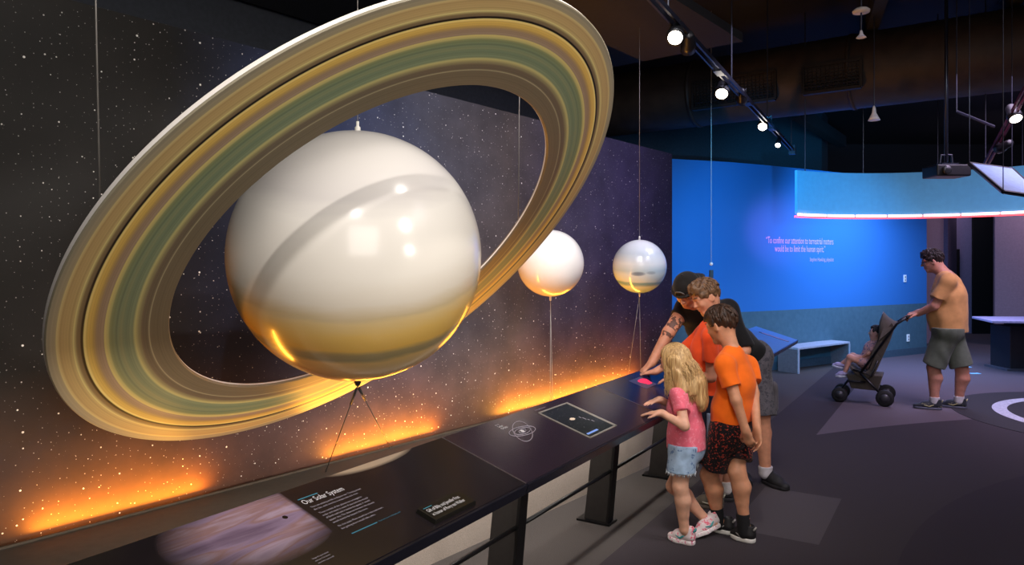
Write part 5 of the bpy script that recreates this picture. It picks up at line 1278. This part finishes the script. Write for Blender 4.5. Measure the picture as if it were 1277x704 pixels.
# ---- man pushing the pushchair
def build_man_push():
    dp = 8.04
    root = person((4.68, 8.04, 0), 'man in tan T-shirt and green-grey shorts with glasses pushing the dark pushchair')
    fwd = nrm((-.98, .12, 0)); lf = V(-fwd.y, fwd.x, 0)
    hc = P2(1156, 325.5, dp); neck = P2(1171, 345, dp); pel = P2(1174, 414, dp); chest = P2(1174, 368, dp)
    shL = P2(1175, 350, dp) + lf*.17; shR = P2(1173, 351, dp) - lf*.17; pel.z = .87
    hipL = pel + lf*.095 - V(0,0,.04); hipR = pel - lf*.095 - V(0,0,.04)
    knL, anL = P2(1162, 457, 7.97), P2(1164, 496, 7.96); knR, anR = P2(1181, 456, 8.14), P2(1177, 492, 8.16); anL.z = .1; anR.z = .1
    wrL = V(4.49, 7.93, 1.045); wrR = V(4.49, 8.19, 1.045); elL = P2(1171, 381, 7.85); elR = P2(1166, 381, 8.24)
    S = Solid()
    P, A = add_head(S, hc, (-.97, .0, -.22), (-.12, .0, 1), .245, neck, .066, nose=1.03)
    torso(S, pel, chest, neck, shL, shR, hipL, hipR, fwd, .175, .178, .185, .78, .05, .068)
    S.ell(pel.lerp(chest, .4) + fwd*.05, (.15, .16, .17), k=.06)
    limb(S, hipL, knL, anL, .10, .066, .044, (V(.02, 0, 0), .066)); limb(S, hipR, knR, anR, .10, .066, .044, (V(.02, 0, 0), .066))
    limb(S, shL, elL, wrL, .058, .047, .034, None, .02); limb(S, shR, elR, wrR, .058, .047, .034, None, .02)
    for w_, th in ((wrL, -1), (wrR, 1)): add_hand(S, w_, V(-1, 0, -.25), (-.25, 0, -1), th, .19, (.5, .9, .8), fan=.03)
    heL = V(anL.x + .075, anL.y, 0); toL = heL + V(-.285, -.02, 0); heR = V(anR.x + .075, anR.y, 0); toR = heR + V(-.285, .03, 0)
    for an, he, to in ((anL, heL, toL), (anR, heR, toR)):
        S.cone(an, he.lerp(to, .28) + V(0,0,.04), .036, .03, .01); S.cone(he.lerp(to, .28) + V(0,0,.04), he.lerp(to, .75) + V(0,0,.028), .03, .02, .01)
    S.mesh('body', .0055, skin_mat('father_skin', s2l(196, 138, 116)), root)
    S = Solid(); torso(S, pel, chest, neck, shL, shR, hipL, hipR, fwd, .19, .188, .188, .82, .05, .068, infl=.014)
    S.ell(pel.lerp(chest, .38) + fwd*.05, (.172, .18, .19), k=.06); S.cone(pel - V(0,0,.03), pel + V(0,0,.1), .195, .195, .04, (fwd, .88))
    for sh, el in ((shL, elL), (shR, elR)):
        d = el - sh; e = sh + d*.72; S.cone(sh, sh + d*.95, .078, .085, .03, None, [(e, d)])
    S.cone(neck + V(0,0,-.005), neck + (hc - neck)*.5, .07, .068, .01, sub=True)
    S.mesh('shirt', .007, cloth('tan_cotton', s2l(198, 146, 90), .08), root, clips=[(pel - V(0,0,.02), (0, 0, -1))], noise=fold_noise(.012, 30, 35))
    S = Solid(); S.cone(hipL + V(0,0,.05), hipR + V(0,0,.05), .155, .155, .05)
    for hp, kn in ((hipL, knL), (hipR, knR)):
        d = kn - hp; S.cone(hp + V(0,0,.03), hp + d*1.2, .122, .116, .03, None, [(hp + d*.94, d)])
    S.mesh('shorts', .007, cloth('olive_twill', s2l(96, 104, 90), .12), root, clips=[(pel + V(0,0,.03), (0, 0, 1))], noise=fold_noise(.006, 36, 38))
    sk = mat('father_sock', s2l(206, 204, 206), .9)
    for an in (anL, anR): sock(root, V(an.x, an.y, .08), V(an.x, an.y, .135), .049, sk)
    mu = cloth('dark_runner', s2l(40, 44, 50), .2, (s2l(110, 110, 90), 24, .6), .6); ms = mat('runner_sole', s2l(90, 94, 110), .6); ml = mat('runner_laces', s2l(40, 40, 44), .7); mc = mat('runner_flash', s2l(176, 170, 120), .5)
    shoe(root, heL, toL, anL, .108, mu, ms, ml, mc, .085, h=.0055); shoe(root, heR, toR, anR, .108, mu, ms, ml, mc, .085, h=.0055)
    hm = hair_mat('father_hair', s2l(26, 20, 20), s2l(54, 42, 40), .5, (1, 1, 1), 60)
    short_hair(root, P, A, .245, hm, 24, .055, top=1); add_eyes(P, A, .245, root, M_eyew, M_iris, hm)
    H = .245; gl = MB()
    for s in (-1, 1):
        c = P(.135*s, .42, .0); gl.tube([P(.135*s + .085*math.cos(a), .415, .065*math.sin(a)) for a in [2*PI*i/20 for i in range(20)]], .0032, 6, closed=True)
        gl.tube([P(.225*s, .40, .02), P(.34*s, .15, .02), P(.345*s, -.04, .0)], .003, 6)
    gl.tube([P(-.05, .42, .02), P(0, .43, .03), P(.05, .42, .02)], .003, 6); gl.build('glasses', mat('glasses_black', s2l(18, 18, 22), .3), root, True)
build_man_push()

# ---- pushchair and the small child in it
def build_pushchair():
    y0 = 8.06; hw = .21
    X = lambda px: 3.95 + ((px - CX)*y0/F - 3.95)*.885
    Zz = lambda py: EYE - (py - HY)*y0/F
    root = thing('pushchair', V(3.95, y0, 0), 'dark folding pushchair with pointed canopy and black wheels, carrying a small child', 'pushchair')
    mt = mat('pushchair_tube', s2l(26, 26, 30), .35, .4); mf = cloth('pushchair_fabric', s2l(74, 68, 60), .15); mw = mat('tyre_black', s2l(16, 16, 18), .7); mh = mat('wheel_hub', s2l(60, 60, 64), .4, .3)
    piv = (X(1076), Zz(467)); hd = (X(1134), Zz(395)); rw = (X(1107), .093); fw = (X(1048), .085)
    for s in (-1, 1):
        y = y0 + s*hw
        MB().tube([V(hd[0], y, hd[1]), V(X(1122), y, Zz(403)), V(piv[0], y, piv[1])], .013, 10).build('side_tube', mt, root, True)
        MB().tube([V(piv[0], y, piv[1]), V(rw[0], y, rw[1])], .013, 10).build('rear_leg', mt, root, True)
        MB().tube([V(piv[0] + .05, y*.9 + y0*.1, piv[1] - .10), V(X(1060), y, Zz(478)), V(fw[0] + .03, y - s*.07, .17), V(fw[0], y - s*.07, .085)], .011, 10).build('front_leg', mt, root, True)
        MB().tube([V(X(1066), y, Zz(463)), V(X(1081), y, Zz(466)), V(X(1090), y, Zz(470)), V(X(1098), y, Zz(450))], .01, 8).build('seat_tube', mt, root, True)
        wl = MB().lathe(V(rw[0], y + s*.005, rw[1]), (0, s, 0), [(.05, -.022), (.085, -.022), (.093, -.012), (.093, .012), (.085, .022), (.05, .022)], 28).build('rear_wheel', mw, root, True)
        MB().lathe(V(rw[0], y + s*.005, rw[1]), (0, s, 0), [(.052, -.025), (.05, .026), (.015, .034)], 20).build('hub', mh, wl, True)
        for e in (-1, 1):
            yy = y0 + s*(hw - .07) + e*.025
            wl = MB().lathe(V(fw[0], yy, fw[1]), (0, 1, 0), [(.045, -.014), (.078, -.014), (.085, -.006), (.085, .006), (.078, .014), (.045, .014)], 24).build('front_wheel', mw, root, True)
            MB().lathe(V(fw[0], yy, fw[1]), (0, 1, 0), [(.047, -.016), (.047, .016)], 18).build('hub', mh, wl, True)
    MB().tube([V(hd[0], y0 - hw, hd[1]), V(hd[0] + .02, y0 - hw + .03, hd[1] + .012), V(hd[0] + .02, y0 + hw - .03, hd[1] + .012), V(hd[0], y0 + hw, hd[1])], .017, 12).build('handle_bar', mat('handle_foam', s2l(22, 20, 20), .8), root, True)
    MB().tube([V(rw[0], y0 - hw, rw[1]), V(rw[0], y0 + hw, rw[1])], .009, 8).build('axle', mt, root, True)
    # seat: curved sling in fabric
    prof = [(1062, 459), (1070, 464), (1081, 467), (1087, 462), (1096, 440), (1106, 420), (1116, 402)]
    back = [(1063, 464), (1071, 470), (1083, 475), (1094, 468), (1103, 448), (1112, 428), (1119, 407)]
    mb = MB(); w = hw - .015
    for i in range(len(prof) - 1):
        q = []
        for (a, b) in ((prof[i], back[i]), (prof[i+1], back[i+1])):
            q.append((V(X(a[0]), 0, Zz(a[1])), V(X(b[0]), 0, Zz(b[1]))))
        yy = [V(0, y0 - w, 0), V(0, y0 + w, 0)]
        mb.hexa([q[0][1] + yy[0], q[1][1] + yy[0], q[1][1] + yy[1], q[0][1] + yy[1], q[0][0] + yy[0], q[1][0] + yy[0], q[1][0] + yy[1], q[0][0] + yy[1]])
    mb.build('seat', mf, root, bevel=.006)
    for s in (-1, 1):
        y = y0 + s*(w - .01); v = [V(X(a), y, Zz(b)) for a, b in ((1085, 462), (1088, 446), (1100, 420), (1116, 402), (1106, 420), (1096, 440))]
        mb = MB(); mb.add(v + [p + V(0, s*.012, 0) for p in v], [tuple(range(6)), tuple(range(11, 5, -1))] + [(i, (i+1) % 6, 6 + (i+1) % 6, 6 + i) for i in range(6)]); mb.build('side_wing', mf, root)
    # pointed canopy: ribs fanning from the pivot at the side tube, cloth between them
    pv = V(X(1099), 0, Zz(425)); ribs = [(1124, 403), (1117, 401), (1110, 396.5), (1104, 390), (1100.5, 400)]
    vs = []; n = len(ribs); arc = 8
    for (px, py) in ribs:
        tip = V(X(px), 0, Zz(py)); 
        for k in range(arc + 1):
            a = PI*k/arc; yv = math.cos(a)*(hw + .004); t = min(1, math.sin(a)**.38)
            p = pv.lerp(tip, t); vs.append(V(p.x, y0 + yv, p.z))
    fs_ = [(i*(arc+1) + k, i*(arc+1) + k + 1, (i+1)*(arc+1) + k + 1, (i+1)*(arc+1) + k) for i in range(n - 1) for k in range(arc)]
    co_ = obj_from('canopy', vs, fs_, mf, root, True); sd = co_.modifiers.new('thick', 'SOLIDIFY'); sd.thickness = .006
    for i in (0, 3, 4): MB().tube(vs[i*(arc+1):(i+1)*(arc+1)], .005, 6).build('canopy_rib', mt, co_, True)
    # basket under the seat
    bk = [(1057, 470), (1104, 469), (1098, 489), (1063, 488)]
    tp = [V(X(a), 0, Zz(b)) for a, b in bk]; mb = MB(); yw = V(0, hw - .03, 0); c = V(0, y0, 0)
    mb.hexa([tp[3] + c - yw*.85, tp[2] + c - yw*.85, tp[2] + c + yw*.85, tp[3] + c + yw*.85, tp[0] + c - yw, tp[1] + c - yw, tp[1] + c + yw, tp[0] + c + yw]); mb.build('basket', mf, root, bevel=.01)
    mb = MB()
    for s in (-1, 1): mb.tube([V(X(1086), y0 + s*.08, Zz(462) + .0), V(X(1097), y0 + s*.07, Zz(438))], .010, 6)
    mb.build('harness', mat('harness_black', s2l(24, 24, 26), .8), root, True)
    # child
    kid = thing('person', V(X(1078), y0, Zz(456)), 'toddler with bare legs and pale shoes sitting back in the pushchair', 'person')
    S = Solid(); Q = lambda px, py, dy=0: V(X(px), y0 + dy, Zz(py))
    hc = Q(1094, 417); neck = Q(1094.5, 428); pel = Q(1081, 456); chest = Q(1089, 438)
    P, A = add_head(S, hc, (-.93, -.05, .1), (.1, 0, 1), .165, neck, .032, kid=True)
    S.cone(pel, chest, .075, .078, .03); S.cone(chest, neck, .075, .045, .03)
    for s in (-1, 1):
        sh = Q(1092, 434, s*.075); hp = Q(1080, 456, s*.05); kn = Q(1061 if s < 0 else 1063, 449.5, s*.075); an = Q(1054 if s < 0 else 1047, 470 if s < 0 else 462, s*.07)
        S.cone(sh, Q(1085, 443, s*.10), .026, .023, .015); S.cone(Q(1085, 443, s*.10), Q(1077, 448, s*.07), .023, .018, .015); add_hand(S, Q(1077, 448, s*.07), V(-1, -s*.2, -.1), (0, 0, -1), -1 if s < 0 else 1, .09, (.3, .4, .3))
        S.cone(hp, kn, .05, .036, .02); S.cone(kn, an, .036, .024, .02)
        S.cone(an, an + V(-.05, 0, -.01), .022, .02, .01)
    S.mesh('body', .0045, skin_mat('child_skin', s2l(206, 150, 132)), kid)
    S = Solid(); S.cone(pel, chest, .086, .086, .03); S.cone(chest, neck, .084, .05, .03)
    for s in (-1, 1): S.cone(Q(1092, 434, s*.07), Q(1089, 438, s*.09), .036, .034, .015); S.cone(Q(1081, 456, s*.045), Q(1076, 454.5, s*.06), .062, .056, .02)
    S.cone(neck, hc, .036, .036, .01, sub=True)
    S.mesh('romper', .005, cloth('pale_print', s2l(196, 150, 150), .1, (s2l(90, 90, 120), 40, .55)), kid, noise=fold_noise(.003, 60, 44))
    hm = hair_mat('child_hair', s2l(24, 16, 16), s2l(46, 32, 30), .5, (1, 1, 1), 60); short_hair(kid, P, A, .165, hm, 33, .04, spikes=60)
    add_eyes(P, A, .165, kid, M_eyew, M_iris, hm)
    mu = cloth('lilac_shoe', s2l(170, 160, 196), .1, None, .6); ms = mat('child_sole', s2l(200, 200, 214), .6); ml = mat('child_lace', s2l(220, 220, 226), .6)
    for s in (-1, 1):
        an = Q(1054 if s < 0 else 1047, 470 if s < 0 else 462, s*.07); tl = V(-.97, 0, .22) if s > 0 else V(-.97, 0, -.02)
        he = an + V(.03, 0, -.055); shoe(kid, he, he + nrm(tl)*.135, an, .06, mu, ms, ml, None, .05, up=(.2, 0, 1))
build_pushchair()

# both stand turned a little away from the viewer
_c0 = V(3.95, 8.06, 0); _c1 = V(4.08, 8.35, 0); _rz = math.radians(-30)
for o in list(COL.objects):
    if o.parent is None and (o.name.startswith('pushchair') or (o.name.startswith('person') and o.location.x > 3)):
        d = o.location - _c0; q = Matrix.Rotation(_rz, 3, 'Z') @ V(d.x, d.y, 0)
        o.location = V(_c1.x + q.x, _c1.y + q.y, o.location.z); o.rotation_euler = (0, 0, _rz)
# ------------------------------------------------------------------ light
WHITE = (1, .95, .89)
point_light('key_spot', 'SPOT', (3.0, .4, 3.6), SC + V(.1, 0, .1), 240, WHITE, .35, 50, .6)
point_light('key_spot', 'SPOT', (-.25, .75, 3.2), SC + V(0, 0, 0), 90, WHITE, .03, 56, .6)
point_light('key_spot', 'SPOT', (.75, 2.3, 3.5), SC + V(0, 0, 0), 60, WHITE, .03, 64, .6)
point_light('ring_fill_spot', 'SPOT', (3.4, .2, 2.0), RC + V(-.2, 0, .1), 165, (1, .96, .90), .3, 52, .6)  # added fill spot without a fitting, lifts the ring's dim underside
point_light('fill_area', 'AREA', (.6, -1.0, 2.5), (.0, 3.2, 1.2), 60, (1, .93, .86), 1.8)
point_light('people_spot', 'SPOT', (.6, 1.8, 3.5), (1.25, 4.5, .8), 125, (1, .93, .86), .06, 42, .7)
point_light('people_spot', 'SPOT', (2.9, 2.6, 3.5), (1.2, 4.6, .8), 90, (1, .92, .86), .06, 40, .7)
point_light('globe_spot', 'SPOT', (2.3, 4.2, 3.3), at(750, 335, 5.8), 68, (1, .95, .9), .05, 34, .7)
point_light('mural_wash', 'AREA', (.4, 3.0, 3.4), wall(2.4, 0, 1.7), 30, (.95, .93, .95), 1.6, spread=90)
point_light('mural_wash', 'AREA', wall(4.0, 1.6, 3.3), wall(4.2, 0, 1.3), 16, (.75, .7, 1.0), 1.0, spread=120)
ul = point_light('under_rail_fill', 'AREA', desk(.45, DL*.9, -.09), None, 34, (1, .93, .86), sx=4.6, sy=.06)  # added lamp without a fitting, brightens the plinth face below the rail
_z = -(NW*.75 - V(0, 0, .66)).normalized(); _x = U; _y = _z.cross(_x); ul.rotation_euler = Matrix((_x, _y, _z)).transposed().to_euler()
# blue wash on the curved wall
BLUE = (.03, .46, 1.0)
point_light('blue_wash', 'AREA', (2.6, 7.6, 2.9), (3.0, 10.4, 1.6), 16, BLUE, 1.0, spread=120)
point_light('blue_spot', 'SPOT', (2.45, 5.2, 2.05), (3.9, 10.8, 1.75), 470, BLUE, .05, 46, .7)
point_light('blue_wash', 'AREA', (5.4, 9.6, 2.95), (6.0, 12.3, 1.4), 42, BLUE, 1.2, spread=130)
point_light('blue_floor', 'AREA', (6.2, 10.4, 3.1), (6.0, 10.5, 0), 110, (.55, .58, 1.0), 2.0, spread=150)
point_light('violet_floor', 'AREA', (5.0, 6.4, 3.2), (4.8, 7.6, 0), 50, (.85, .68, 1.0), 1.4, spread=120)
point_light('pink_spot', 'SPOT', (3.15, 7.7, 2.0), bw_pt(970)[0] + V(0, 0, 2.10), 380, (1.0, .16, .5), .1, 24, 1.0)
point_light('banner_spot', 'SPOT', (4.0, 6.0, 3.2), (4.0, 8.4, 2.4), 20, (.75, .9, 1.0), .06, 70, .7)
point_light('mauve_wash', 'AREA', (10.2, 12.4, 3.4), (10.5, 14.6, 1.4), 22, (.95, .72, .95), 1.2)
point_light('corridor_light', 'AREA', (9.5, 15.6, 3.2), (10.2, 16.4, .6), 10, (.85, .72, 1.0), .8)
point_light('duct_glow', 'SPOT', (.9, 7.2, 2.85), (1.7, 9.8, 3.7), 10, (1, .7, .5), .1, 50, 1.0)
point_light('room_fill', 'AREA', (3.6, 2.0, 4.2), (3.0, 5.0, 0), 45, (.95, .86, .95), 2.0, spread=120)
